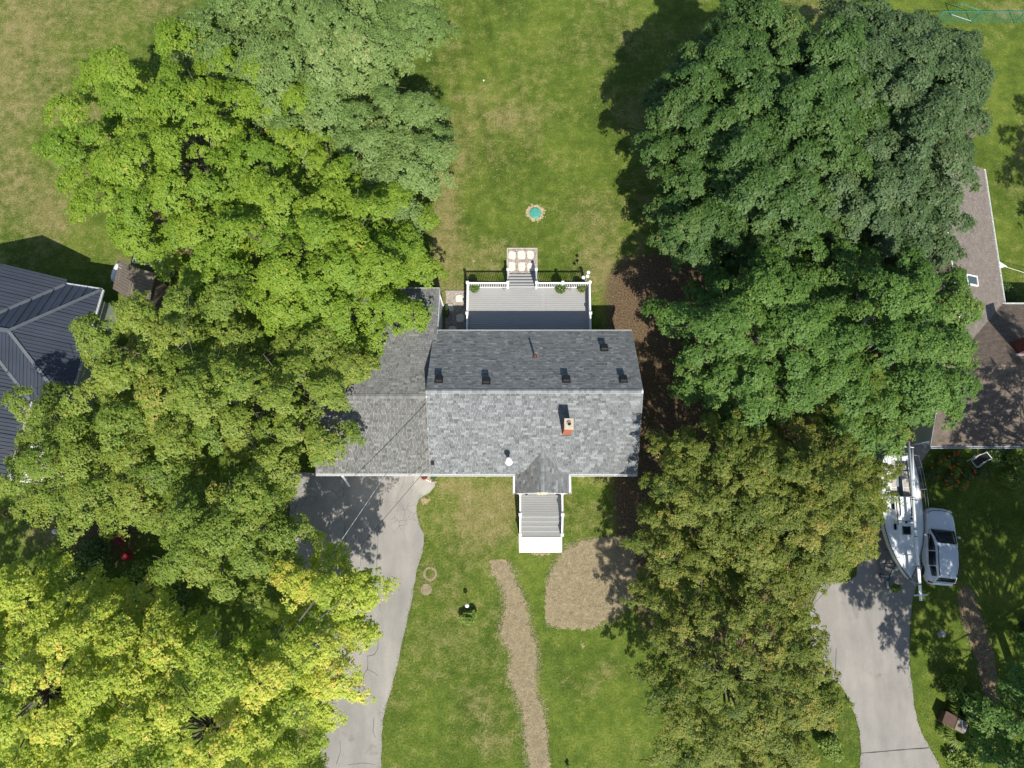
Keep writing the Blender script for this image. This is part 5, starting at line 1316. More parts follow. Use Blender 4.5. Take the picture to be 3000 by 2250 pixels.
tag(MB().box(*(lambda p: (p.x-0.12, p.x+0.12, p.y-0.09, p.y+0.09, 0.022, 0.17))(P(2598, 1716))).build('wood_block', M['plywood'], bevel=0.01), 'small pale wood block under the trailer coupling', 'wood block')

# ------------------------------------------------------------------ things on and around the deck
M['potleaf'] = leaf_mat('pot_leaf', [(0.04,0.09,0.015), (0.08,0.16,0.03), (0.14,0.22,0.05)], 0.25)
M['bushleaf'] = leaf_mat('bush_leaf', [(0.035,0.075,0.015), (0.07,0.13,0.025), (0.13,0.19,0.045)], 0.25)
M['limeleaf'] = leaf_mat('lime_leaf', [(0.09,0.16,0.02), (0.16,0.24,0.035), (0.26,0.32,0.06)], 0.3)
def foliage(name, c, r, n, size, m, parent, seed, up=0.5):
    V, Fq = leafset(c, r, n, size, seed, up=up)
    rg = np.random.default_rng(seed+1)
    return np_object(name, V, Fq, m, parent, {'tone': ('FACE', rg.random(n))})
def stems(parent, c, n, h, r, m, seed, name='stem'):
    rg = random.Random(seed); mb = MB()
    for _ in range(n):
        t = rg.uniform(0, 6.28); mb.tube([c, (c[0]+r*math.cos(t)*.4, c[1]+r*math.sin(t)*.4, c[2]+h*.6), (c[0]+r*math.cos(t), c[1]+r*math.sin(t), c[2]+h)], [.014, .010, .005], 5)
    return mb.build(name, m, parent)
def planter(u, v, z, potr, poth, pm, leaves, lr, seed, label, flowers=10, fm='pink', name='flower_pot'):
    c = P(u, v, z); t = thing(name, label, 'flower pot', (c.x, c.y, z))
    pot = MB().lathe(c, [(potr*.7, 0), (potr*.95, poth*.8), (potr, poth*.8), (potr, poth), (potr*.9, poth), (potr*.85, poth*.85)], 16).build('pot', pm, t)
    MB().lathe((c.x, c.y, z+poth*.84), [(potr*.84, 0), (0.02, 0.01)], 14).build('soil', M['dark'], t)
    foliage('foliage', (c.x, c.y, z+poth+lr[2]*.5), lr, leaves, 0.085, M['potleaf'], t, seed)
    if flowers:
        V, Fq = leafset((c.x, c.y-lr[1]*.3, z+poth+lr[2]*.4), (lr[0]*1.15, lr[1]*1.1, lr[2]), flowers, 0.06, seed+5, up=0.9)
        np_object('flower', V, Fq, M[fm], t, {'tone': ('FACE', np.random.default_rng(seed).random(flowers))})
    return t
planter(1391, 848, DZ, .17, .22, M['terracotta'], 760, (.36, .38, .28), 71, 'round leafy flower pot in the left corner of the deck', 22)
planter(1642, 850, DZ, .16, .24, M['dark'], 820, (.40, .40, .32), 72, 'sprawling green flower pot against the middle deck railing', 26)
planter(1703, 850, DZ, .17, .24, M['terracotta'], 420, (.32, .32, .24), 73, 'terracotta pot with reddish plant under the deck lamps', 40, 'orange')
def wire_stand(u, v, label, rz):
    c = P(u, v, DZ); t = thing('wire_plant_stand', label, 'plant stand', (c.x, c.y, DZ), rz, 'wire stands on the deck')
    for (nm, pts_) in (('hoop', [(0.13*math.cos(a), 0.13*math.sin(a), 0.42) for a in np.linspace(0, 2*math.pi, 17)]), ('hoop', [(0.10*math.cos(a), 0.10*math.sin(a), 0.22) for a in np.linspace(0, 2*math.pi, 17)])):
        MB().tube(pts_, 0.008, 5).build(nm, M['blackmetal'], t, local=True)
    for k in range(3):
        a = k*2.094+0.5; MB().tube([(0.13*math.cos(a), 0.13*math.sin(a), 0.42), (0.10*math.cos(a), 0.10*math.sin(a), 0.22), (0.16*math.cos(a), 0.16*math.sin(a), 0.0)], 0.008, 5).build('leg', M['blackmetal'], t, local=True)
wire_stand(1476, 846, 'empty black wire plant stand near the left of the deck steps', 0.2)
wire_stand(1667, 848, 'empty black wire plant stand beside the sprawling flower pot', 0.6)
# cluster of four round garden lights on poles in the deck corner
c0 = P(1712, 838, DZ)
lc = thing('garden_light', 'cluster of four silver disc lights on a bent pole in the deck corner', 'lamp', (c0.x, c0.y, DZ))
MB().lathe((c0.x, c0.y, DZ), [(0.10, 0), (0.10, 0.02), (0.03, 0.03)], 12).build('base', M['blackmetal'], lc)
MB().tube([(c0.x, c0.y, DZ+0.02), (c0.x+0.02, c0.y, DZ+1.25)], 0.018, 8).build('pole', M['galv'], lc)
for (dx, dy, z) in ((-0.18, 0.10, 1.32), (0.10, 0.28, 1.75), (0.06, 0.10, 1.55), (0.24, -0.20, 1.30)):
    p = (c0.x+dx, c0.y+dy, DZ+z)
    MB().tube([(c0.x+0.01, c0.y, DZ+0.9), (c0.x+dx*.6, c0.y+dy*.6, DZ+z-0.22), p], 0.012, 6).build('arm', M['galv'], lc)
    MB().lathe(p, [(0.03,-0.05),(0.10,-0.03),(0.115,0.0),(0.10,0.02),(0.03,0.03)], 14).build('lamp_head', M['whitemetal'], lc)
# side shrub at the gravel edge
def shrub(name, label, u, v, r, n, size, m, seed, cat='shrub', z=0.0, group=None, stemm='bark', fl=None, ctr=None):
    c = ctr or P(u, v, r[2]*0.9); t = thing(name, label, cat, (c.x if ctr is None else c[0], c.y if ctr is None else c[1], 0), group=group)
    x, y = (c.x, c.y) if ctr is None else (c[0], c[1])
    stems(t, (x, y, 0), 6, r[2]*1.1, min(r[0], r[1])*.6, M[stemm], seed)
    rg = random.Random(seed); k = max(3, int(n/260)); Vs, Fs, off = [], [], 0
    for i in range(k):
        a = rg.uniform(0, 6.28); d = math.sqrt(rg.random())*0.6
        V, Fq = leafset((x+r[0]*d*math.cos(a), y+r[1]*d*math.sin(a), r[2]*rg.uniform(.7, 1.25)), (r[0]*.5, r[1]*.5, r[2]*.6), n//k, size, seed*31+i, up=1.0)
        Vs.append(V); Fs.append(Fq+off); off += len(V)
    V = np.concatenate(Vs); Fq = np.concatenate(Fs)
    np_object('foliage', V, Fq, m, t, {'tone': ('FACE', np.random.default_rng(seed).random(len(Fq)))})
    if fl:
        for i in range(fl[1]):
            a = rg.uniform(0, 6.28); d = math.sqrt(rg.random())*.9; p = (x+r[0]*d*math.cos(a), y+r[1]*d*math.sin(a), r[2]*1.75)
            fv, ff = [], []
            for q in range(6):
                b = q*1.047; w = 0.036; L = 0.075
                k0 = len(fv); ca, sa = math.cos(b), math.sin(b)
                fv += [(p[0], p[1], p[2]), (p[0]+ca*L*.6-sa*w, p[1]+sa*L*.6+ca*w, p[2]+.05), (p[0]+ca*L*1.1, p[1]+sa*L*1.1, p[2]+.06), (p[0]+ca*L*.6+sa*w, p[1]+sa*L*.6-ca*w, p[2]+.05)]; ff.append((k0, k0+1, k0+2, k0+3))
            MB().add(fv, ff, 0.6).build('flower', M[fl[0]], t)
    return t
shrub('shrub', 'narrow green shrub between the garage wall and the gravel', 1300, 880, (.22, .62, .4), 900, .09, M['bushleaf'], 81, ctr=(-4.5, 14.25))
# rusty wire basket, flower tub and white stick at the garage corner
wb_ = thing('wire_basket', 'round rust coloured wire basket by the garage corner', 'basket', P(1244, 1394, 0.03))
c = P(1244, 1396, 0.03)
for k, (r, z) in enumerate(((.16, .05), (.22, .2), (.26, .36))): MB().tube([(c.x+r*math.cos(a), c.y+r*math.sin(a), z) for a in np.linspace(0, 6.283, 19)], .012, 5).build('hoop', M['terracotta'], wb_)
for a in np.linspace(0, 6.283, 15)[:-1]: MB().tube([(c.x+.14*math.cos(a), c.y+.14*math.sin(a), .045), (c.x+.27*math.cos(a), c.y+.27*math.sin(a), .37)], .008, 4).build('rib', M['terracotta'], wb_)
MB().lathe((c.x, c.y, .045), [(.15, 0), (.2, .12), (.02, .14)], 14).build('liner', M['brownwood'], wb_)
planter(1272, 1403, 0.035, .20, .25, M['terracotta'], 260, (.26, .24, .2), 91, 'tub of pink, white and violet flowers at the house corner', 70, 'pink')
a, b = P(1239, 1401, .06), P(1262, 1412, .06)
tag(MB().bar(a, b, .05, .04).build('white_stake', M['white']), 'white stake lying on the concrete by the garage corner', 'stake')
# green septic cover
c = P(1568, 624)
sc_ = thing('septic_cover', 'round turquoise plastic septic cover in the back lawn', 'cover', (c.x, c.y, 0))
MB().lathe((c.x, c.y, 0), [(.36, 0), (.36, .06), (.33, .085), (.05, .10)], 28).build('lid', M['green_plastic'], sc_)
for k in range(6): a = k*1.047; MB().bar((c.x+.12*math.cos(a), c.y+.12*math.sin(a), .105), (c.x+.3*math.cos(a), c.y+.3*math.sin(a), .10), .03, .02).build('rib', M['green_plastic'], sc_)
MB().lathe((c.x, c.y, 0.0), [(.40, 0), (.40, .03), (.365, .03)], 28).build('rim', M['green_plastic'], sc_)
rr = np.random.default_rng(5); n = 520; t = rr.uniform(0, 6.283, n); rad = .42+np.abs(rr.normal(0, .10, n)); q = np.stack([c.x+rad*np.cos(t), c.y+rad*np.sin(t)], 1)
tag(np_object('dirt_ring', *kites(np.hstack([q, np.full((n, 1), .012)]), np.tile([0, 0, 1.0], (n, 1))+rr.normal(0, .15, (n, 3)), rr.uniform(.05, .12, n), rr), M['strawblade'], None, {'tone': ('FACE', .4+.6*rr.random(n))}), 'ring of pale dirt around the turquoise cover', 'dirt', kind='stuff')
c = P(1417, 237)
tag(MB().ball((c.x, c.y, .05), .06, 10, 7).build('ball', M['white'], smooth=True), 'small white ball lying on the back lawn', 'ball')
# rose bush with a white globe light on the front lawn
shrub('rose_bush', 'small leafy bush with a white globe light on the front lawn', 1374, 1806, (.62, .58, .42), 1500, .13, M['limeleaf'], 95, 'bush', ctr=tuple(P(1375, 1806, .4))[:2])
gl = thing('globe_light', 'white globe light on a stake at the front lawn bush', 'lamp', (-2.98, -4.05, 0))
MB().tube([(-2.98,-4.05,0),(-2.98,-4.05,.82)], .015, 6).build('stake', M['blackmetal'], gl)
MB().ball((-2.98,-4.05,.92), .13, 14, 9).build('globe', M['white'], gl, smooth=True)
MB().lathe((-2.98,-4.05,.80), [(.06,0),(.08,.03)], 10).build('collar', M['blackmetal'], gl)
shrub('sapling', 'tiny dark sapling at the bottom of the front lawn', 1662, 2242, (.14, .14, .2), 90, .09, M['bushleaf'], 96, 'sapling', ctr=tuple(P(1664, 2246, .2))[:2])

# ------------------------------------------------------------------ cables
def cable(name, label, p, q, sag, r, m):
    p, q = Vector(p), Vector(q); L = [p.lerp(q, t)-Vector((0,0,sag*4*t*(1-t))) for t in np.linspace(0, 1, 25)]
    return tag(MB().tube(L, r, 6).build(name, m), label, 'cable')
hk = Vector((-5.12, 6.95, 5.05))
cable('power_cable', 'pale twisted power cable from the house gable over the driveway', hk, P(640, 2100, 8.6), .5, .020, M['cable_w'])
cable('telephone_cable', 'thin black cable from the house corner over the driveway', (-5.0, 4.2, 3.35), P(700, 2010, 5.6), .25, .012, M['cable'])
mb = MB(); mb.tube([(-5.06, 6.95, 3.0), (-5.06, 6.95, 5.15)], .03, 8); mb.build('service_mast', M['galv'], house)
MB().tube([(-5.05, 7.6, 4.5), (-5.2, 7.4, 4.62), (-5.12, 6.95, 5.05)], .014, 6).build('drip_loop', M['cable'], house)
cable('overhead_line', 'thin dark line hanging over the right driveway edge', P(2450, 1900, 5.0), P(2446, 2330, 5.4), .15, .012, M['cable'])

# ------------------------------------------------------------------ right side garden
specs = [(2762,1352),(2800,1342),(2740,1385),(2790,1382),(2830,1392),(2770,1408),(2812,1418),(2716,1400)]
for i, (u, v) in enumerate(specs):
    lab = ['orange daylily clump nearest the gutter corner','orange daylily clump against the house wall','daylily clump beside the concrete path','daylily clump in the middle of the bed','daylily clump nearest the lawn chair','daylily clump at the front left of the bed','daylily clump at the front of the bed','leafy clump at the edge of the bed by the boat'][i]
    shrub('daylily', lab, u, v, (.52, .48, .34), 520, .13, M['bushleaf'] if i % 3 else M['limeleaf'], 110+i, 'flower', group='daylilies in the right garden bed', fl=('orange', [4,5,2,4,3,4,5,0][i]))
shrub('garden_shrub', 'dark leafy shrub below the right house gutter', 2920, 1330, (1.0, .8, .5), 1500, .14, M['bushleaf'], 130)
shrub('garden_shrub', 'dark shrub with one orange bloom near the lawn chair', 2880, 1395, (.75, .6, .4), 1100, .13, M['bushleaf'], 131, fl=('orange', 1))
shrub('garden_shrub', 'pale leafy shrub at the right edge below the gutter', 2975, 1350, (.8, 1.0, .55), 1500, .15, M['limeleaf'], 132)
shrub('garden_shrub', 'sprawling yellow green shrub at the right edge of the bed', 2965, 1400, (1.0, .7, .3), 1300, .12, M['limeleaf'], 133)
shrub('round_bush', 'dense round bush in the corner behind the brown roofed house', 2960, 840, (1.1, .9, .7), 2600, .09, M['bushleaf'], 134, 'bush', ctr=(31.9, 15.6))
lch = thing('lawn_chair', 'white framed lawn chair with dark sling seat in the bed', 'chair', P(2853, 1352, 0), R(-55))
for s in (-1, 1):
    MB().tube([(s*.27, -.35, 0), (s*.27, .30, .62), (s*.27, .05, .60), (s*.27, -.32, .62)], .02, 6).build('leg', M['white'], lch, local=True)
    MB().tube([(s*.27, .35, 0), (s*.27, -.25, .42), (s*.25, -.30, .44)], .02, 6).build('leg', M['white'], lch, local=True)
    MB().tube([(s*.24, .22, .40), (s*.24, .48, .98)], .02, 6).build('back_frame', M['white'], lch, local=True)
MB().obox((0, 0, .41), (.23, 0, 0), (0, .24, -.02), (0, 0, .012)).build('seat', M['blackmetal'], lch, local=True)
MB().obox((0, .36, .70), (.22, 0, 0), (0, .12, .27), (0, .012, -.006)).build('backrest', M['blackmetal'], lch, local=True)
MB().tube([(-.24, .48, .98), (.24, .48, .98)], .02, 6).build('back_frame', M['white'], lch, local=True)
MB().tube([(-.27, -.32, .62), (-.27, -.34, .42), (.27, -.34, .42), (.27, -.32, .62)], .02, 6).build('seat_frame', M['white'], lch, local=True)
shrub('potted_bush', 'small yellow green bush below the bow of the boat', 2622, 1722, (.42, .42, .45), 620, .10, M['limeleaf'], 140, 'bush')
shrub('garden_shrub', 'leafy shrub on the grass at the bottom left of the right drive', 2432, 2200, (1.0, .9, .7), 1800, .13, M['limeleaf'], 141)
# brown wooden chest with a mat on it
wc = thing('wooden_chest', 'dark brown wooden garden chest with a rounded seat pad', 'chest', P(2777, 2108, 0), R(-28))
bx = MB().box(-.62, .62, -.32, .32, .04, .62).build('body', M['brownwood'], wc, local=True)
MB().box(-.66, .66, -.36, .36, .625, .68).build('lid', M['brownwood'], wc, local=True, bevel=.01)
for x in (-.5, .5): MB().box(x-.05, x+.05, -.3, .3, 0, .038).build('foot', M['brownwood'], wc, local=True)
pad_ = MB().box(.08, .70, -.34, .34, .684, .72).build('seat_pad', M['plywood'], wc, local=True, bevel=.06)
MB().tube([(.28, .30, .75), (.38, .02, .78), (.66, -.16, .76)], .035, 6).build('folded_strap', M['galv'], wc, local=True)
# clumps of long grass and shrubs in the bottom right corner
def grass_clump(u, v, r, n, h, seed, label, m='limeleaf'):
    c = P(u, v); rg = np.random.default_rng(seed); t = rg.uniform(0, 6.283, n); l = rg.uniform(.4, 1, n)*r; tw = t+rg.normal(0, .4, n)
    b = np.stack([c.x+.12*np.cos(t), c.y+.12*np.sin(t), np.zeros(n)], 1)
    m1 = b+np.stack([np.cos(tw)*l*.55, np.sin(tw)*l*.55, np.full(n, h)], 1); e = b+np.stack([np.cos(tw)*l, np.sin(tw)*l, h*rg.uniform(.3, .9, n)], 1)
    s = np.stack([-np.sin(tw), np.cos(tw), np.zeros(n)], 1)*.022
    V = np.stack([b-s, b+s, m1+s, m1-s, e], 1).reshape(-1, 3); k = np.arange(n)[:,None]*5
    F = np.concatenate([k+[0,1,2], k+[0,2,3], k+[3,2,4]], 0)
    o = np_object('grass_clump', V, F, M[m], None, {'tone': ('FACE', np.tile(rg.random(n), 3))})
    return tag(o, label, 'grass clump', group='long grass by the wooden chest')
grass_clump(2808, 2080, .75, 420, .6, 1, 'arching long grass clump behind the wooden chest')
grass_clump(2800, 2150, .85, 480, .5, 2, 'arching long grass clump below the wooden chest')
grass_clump(2765, 2140, .5, 200, .4, 3, 'small long grass clump at the foot of the wooden chest')
for i, (u, v, r, lab, m) in enumerate(((2790,2010,(.9,.8,.5),'low bush behind the wooden chest','limeleaf'), (2850,2060,(1.0,1.0,.6),'dark bush right of the wooden chest','bushleaf'), (2870,2160,(1.2,1.0,.6),'wide bush in the bottom right corner thicket','limeleaf'), (2950,2200,(1.2,1.0,.7),'dark bush at the bottom right corner','bushleaf'), (2830,2230,(1.2,.8,.4),'low leafy bush at the bottom edge right of the drive','limeleaf'), (2940,2120,(1.1,1.0,.8),'tall bush at the right edge above the corner','bushleaf'))):
    shrub('thicket_bush', lab, u, v, r, 1700, .13, M[m], 150+i, 'bush', group='thicket at the bottom right corner')
c = P(2786, 2198); tag(MB().ball((c.x, c.y, .07), (.13,.10,.08), 9, 6).build('pale_stone', M['whiteslab'], smooth=True), 'pale stone in the grass right of the drive', 'stone')
c = P(2803, 2202); tag(MB().lathe((c.x, c.y, 0), [(.09, 0), (.10, .14), (.08, .16), (.03, .17)], 12).build('orange_tub', M['terracotta']), 'small orange tub in the grass right of the drive', 'tub')
c = P(2757, 1856); rgx = random.Random(3)
mb = MB(); mb.ball((c.x, c.y, .03), (.30, .22, .09), 9, 6); mb.v = [(x+rgx.uniform(-.04, .04), y+rgx.uniform(-.04, .04), max(z, 0)) for x, y, z in mb.v]
tag(mb.build('flat_rock', M['rock']), 'flat grey rock in the shaded grass right of the drive', 'rock')
# ride-on mower cut by the right frame edge
rm = thing('ride_on_mower', 'black ride-on mower at the right edge in the shade', 'mower', (31.0, -5.9, 0), R(8))
MB().box(-.42, .42, .15, .95, .38, .78).build('bonnet', M['blackmetal'], rm, local=True, bevel=.06)
MB().box(-.5, .5, -.6, .15, .30, .46).build('footplate', M['blackmetal'], rm, local=True)
MB().box(-.46, .46, -.95, -.3, .46, .62).build('rear_body', M['blackmetal'], rm, local=True, bevel=.04)
MB().box(-.24, .24, -.72, -.28, .625, .72).build('seat', M['whitemetal'], rm, local=True, bevel=.03); MB().obox((0, -.74, .92), (.23, 0, 0), (0, -.03, .2), (0, .04, .005)).build('seat_back', M['blackmetal'], rm, local=True, bevel=.02)
MB().tube([(.17*math.cos(a), .12+.17*math.sin(a)*.9, .98+.05*math.sin(a)) for a in np.linspace(0, 6.283, 17)], .016, 6).build('steering_wheel', M['blackmetal'], rm, local=True)
MB().tube([(0, .25, .7), (0, .12, .98)], .02, 6).build('steering_column', M['blackmetal'], rm, local=True)
MB().box(-.62, .62, -.2, .35, .10, .28).build('cutting_deck', M['galv'], rm, local=True, bevel=.05)
for s in (-1, 1):
    MB().lathe((s*.45, .75, .19), [(.1,-.08),(.19,-.07),(.19,.07),(.1,.08)], 16, axis=(1,0,0)).build('wheel', M['rubber'], rm, local=True)
    MB().lathe((s*.48, -.62, .26), [(.14,-.12),(.26,-.10),(.26,.10),(.14,.12)], 18, axis=(1,0,0)).build('wheel', M['rubber'], rm, local=True)

# green chain-link fence in the top right corner
fn = thing('chain_link_fence', 'green chain-link fence in the top right corner', 'fence', (35, 36.4, 0))
fx = [30.2, 32.95, 36.1, 39.3, 42.5]; fy, fh = 36.4, 1.2
for x in fx: MB().tube([(x, fy, 0), (x, fy, fh+.03)], .035, 8).build('post', M['fencegreen'], fn)
for i in range(len(fx)-1):
    MB().tube([(fx[i], fy, fh-.01), (fx[i+1], fy, fh-.01)], .024, 8).build('top_rail', M['fencegreen'], fn)
    mb = MB(); x0, x1 = fx[i]+.04, fx[i+1]-.04; s = x0-fh
    while s < x1:
        for sg in (1, -1):
            xa, xb = s, s+fh
            lo, hi = max(xa, x0), min(xb, x1)
            if hi-lo > .05:
                za, zb = (lo-xa)/fh*(fh-.08)+.04, (hi-xa)/fh*(fh-.08)+.04
                if sg < 0: za, zb = fh-.04-(za-.04), fh-.04-(zb-.04)
                w = .0022; mb.add([(lo, fy-w, za), (lo, fy+w, za), (hi, fy+w, zb), (hi, fy-w, zb), (lo, fy, za+.0044), (hi, fy, zb+.0044)], [(0,1,2,3),(0,4,5,3),(1,4,5,2)])
        s += .10
    mb.build('mesh_panel', M['fencegreen'], fn, kind='stuff')
gt = thing('fence_gate', 'green fence gate frame half hidden by the maple', 'gate', (31.5, 37, 0))
MB().tube([(31.55, 37.05, 0), (31.55, 37.05, 1.25)], .035, 8).build('post', M['fencegreen'], gt)
MB().tube([(31.55, 37.05, 1.2), (32.9, 36.5, 1.2)], .022, 8).build('rail', M['fencegreen'], gt); MB().tube([(31.55, 37.05, .12), (32.9, 36.5, .12)], .022, 8).build('rail', M['galv'], gt)
# weathered picnic table half under the big maple
pt = thing('picnic_table', 'weathered wooden picnic table showing from under the dark maple', 'table', P(2832, 372, 0), R(38))
for i, y in enumerate((-.32, -.16, 0, .16, .32)): MB().box(-.95, .95, y-.07, y+.07, .70, .74).build('table_plank', M['oldwood'], pt, local=True)
for s in (-1, 1):
    for y in (.66, .81): MB().box(-.95, .95, s*y-.065, s*y+.065, .42, .46).build('bench_plank', M['oldwood'], pt, local=True)
    MB().bar((s*.65, -.85, .39), (s*.65, .85, .39), .05, .09).build('brace', M['oldwood'], pt, local=True)
    for q in (-1, 1): MB().bar((s*.7, q*.62, 0), (s*.7, q*.22, .69), .05, .09).build('leg', M['oldwood'], pt, local=True)
# bits in the left garden
shrub('grey_shrub', 'grey twiggy shrub in the left garden', 66, 1490, (.45, .55, .45), 700, .07, leaf_mat('grey_leaf', [(0.10,0.10,0.10), (0.19,0.19,0.19)], .1), 170)
shrub('small_evergreen', 'small green conical bush in the left garden', 70, 1525, (.36, .42, .5), 800, .06, M['limeleaf'], 171, 'bush')
c = P(22, 1503); tag(MB().tube([(c.x+.24*math.cos(a), c.y+.24*math.sin(a), .06) for a in np.linspace(0, 6.283, 21)], .05, 8).build('garden_hose', mat('hose', [(0.10,0.05,0.035), (0.15,0.08,0.05)], 4, .6)), 'coiled brown garden hose on the left lawn', 'hose')
c = P(163, 1557, .3); tag(MB().lathe((c.x, c.y, 0), [(.14,0),(.16,.3),(.10,.42),(.14,.46),(.03,.55)], 12).build('garden_ornament', M['whiteslab']), 'pale garden ornament under the left maple edge', 'ornament')
rs = shrub('red_shrub', 'dark red leaved shrub in the gap between the left maples', 356, 1572, (.5, .5, .6), 700, .12, leaf_mat('red_leaf', [(0.16,0.012,0.03), (0.30,0.03,0.06)], .25), 172)
rt = thing('red_tub', 'red upturned tub in the gap between the left maples', 'tub', P(374, 1628, 0))
c = P(374, 1628, 0); MB().lathe((c.x, c.y, 0), [(.30, 0), (.30, .04), (.26, .05), (.20, .42), (.17, .46), (.02, .47)], 18).build('shell', M['red'], rt)
MB().tube([(c.x-.3, c.y, .06), (c.x-.34, c.y, .2), (c.x-.25, c.y, .34)], .012, 5).build('handle', M['red'], rt)

# ------------------------------------------------------------------ trees
LEAF = {
 'lime':  leaf_mat('maple_leaf_lime', [(0.125,0.230,0.022), (0.215,0.325,0.032), (0.305,0.385,0.046), (0.480,0.390,0.060)], 0.42, [0, .45, .88, 1]),
 'green': leaf_mat('leaf_mid_green', [(0.090,0.162,0.039), (0.158,0.240,0.063), (0.240,0.315,0.105), (0.360,0.345,0.135)], .28, [0, .45, .9, 1]),
 'yellow':leaf_mat('maple_leaf_yellow', [(.200,.305,.034), (.410,.485,.066), (.600,.600,.110), (.740,.560,.140)], 0.46, [0, .4, .82, 1]),
 'olive': leaf_mat('maple_leaf_olive', [(0.125,0.205,0.028), (0.225,0.300,0.046), (0.310,0.345,0.062), (0.450,0.350,0.090)], 0.42, [0, .45, .86, 1]),
 'dark':  leaf_mat('maple_leaf_dark', [(0.038,0.088,0.018), (0.074,0.142,0.030), (0.110,0.180,0.042), (0.200,0.160,0.055)], 0.30, [0, .45, .94, 1]),
 'blue':  leaf_mat('maple_leaf_bluish', [(0.046,0.090,0.032), (0.084,0.140,0.050), (0.122,0.175,0.068), (0.170,0.160,0.070)], 0.28, [0, .45, .95, 1]),
 'mid':   leaf_mat('maple_leaf_green', [(0.056,0.130,0.024), (0.110,0.205,0.036), (0.165,0.255,0.052), (0.250,0.225,0.060)], 0.36, [0, .45, .94, 1]),
 'brown': leaf_mat('fine_leaf_olive', [(0.070,0.120,0.016), (0.155,0.200,0.030), (0.280,0.285,0.048), (0.380,0.280,0.085)], 0.40, [0, .42, .82, 1]),
}
def darts(pos, nrm, sz, rg):
    n = len(pos); ref = rg.normal(size=(n, 3)); t = np.cross(nrm, ref); t /= np.linalg.norm(t, axis=1)[:,None]; b = np.cross(nrm, t); s = sz[:,None]
    k = rg.uniform(.30, .48, (n, 1))
    V = np.stack([pos-t*s*0.40-b*s*k, pos-t*s*0.40+b*s*k, pos+t*s*0.70-nrm*s*0.15], 1).reshape(-1, 3)
    return V, np.arange(3*n).reshape(n, 3)
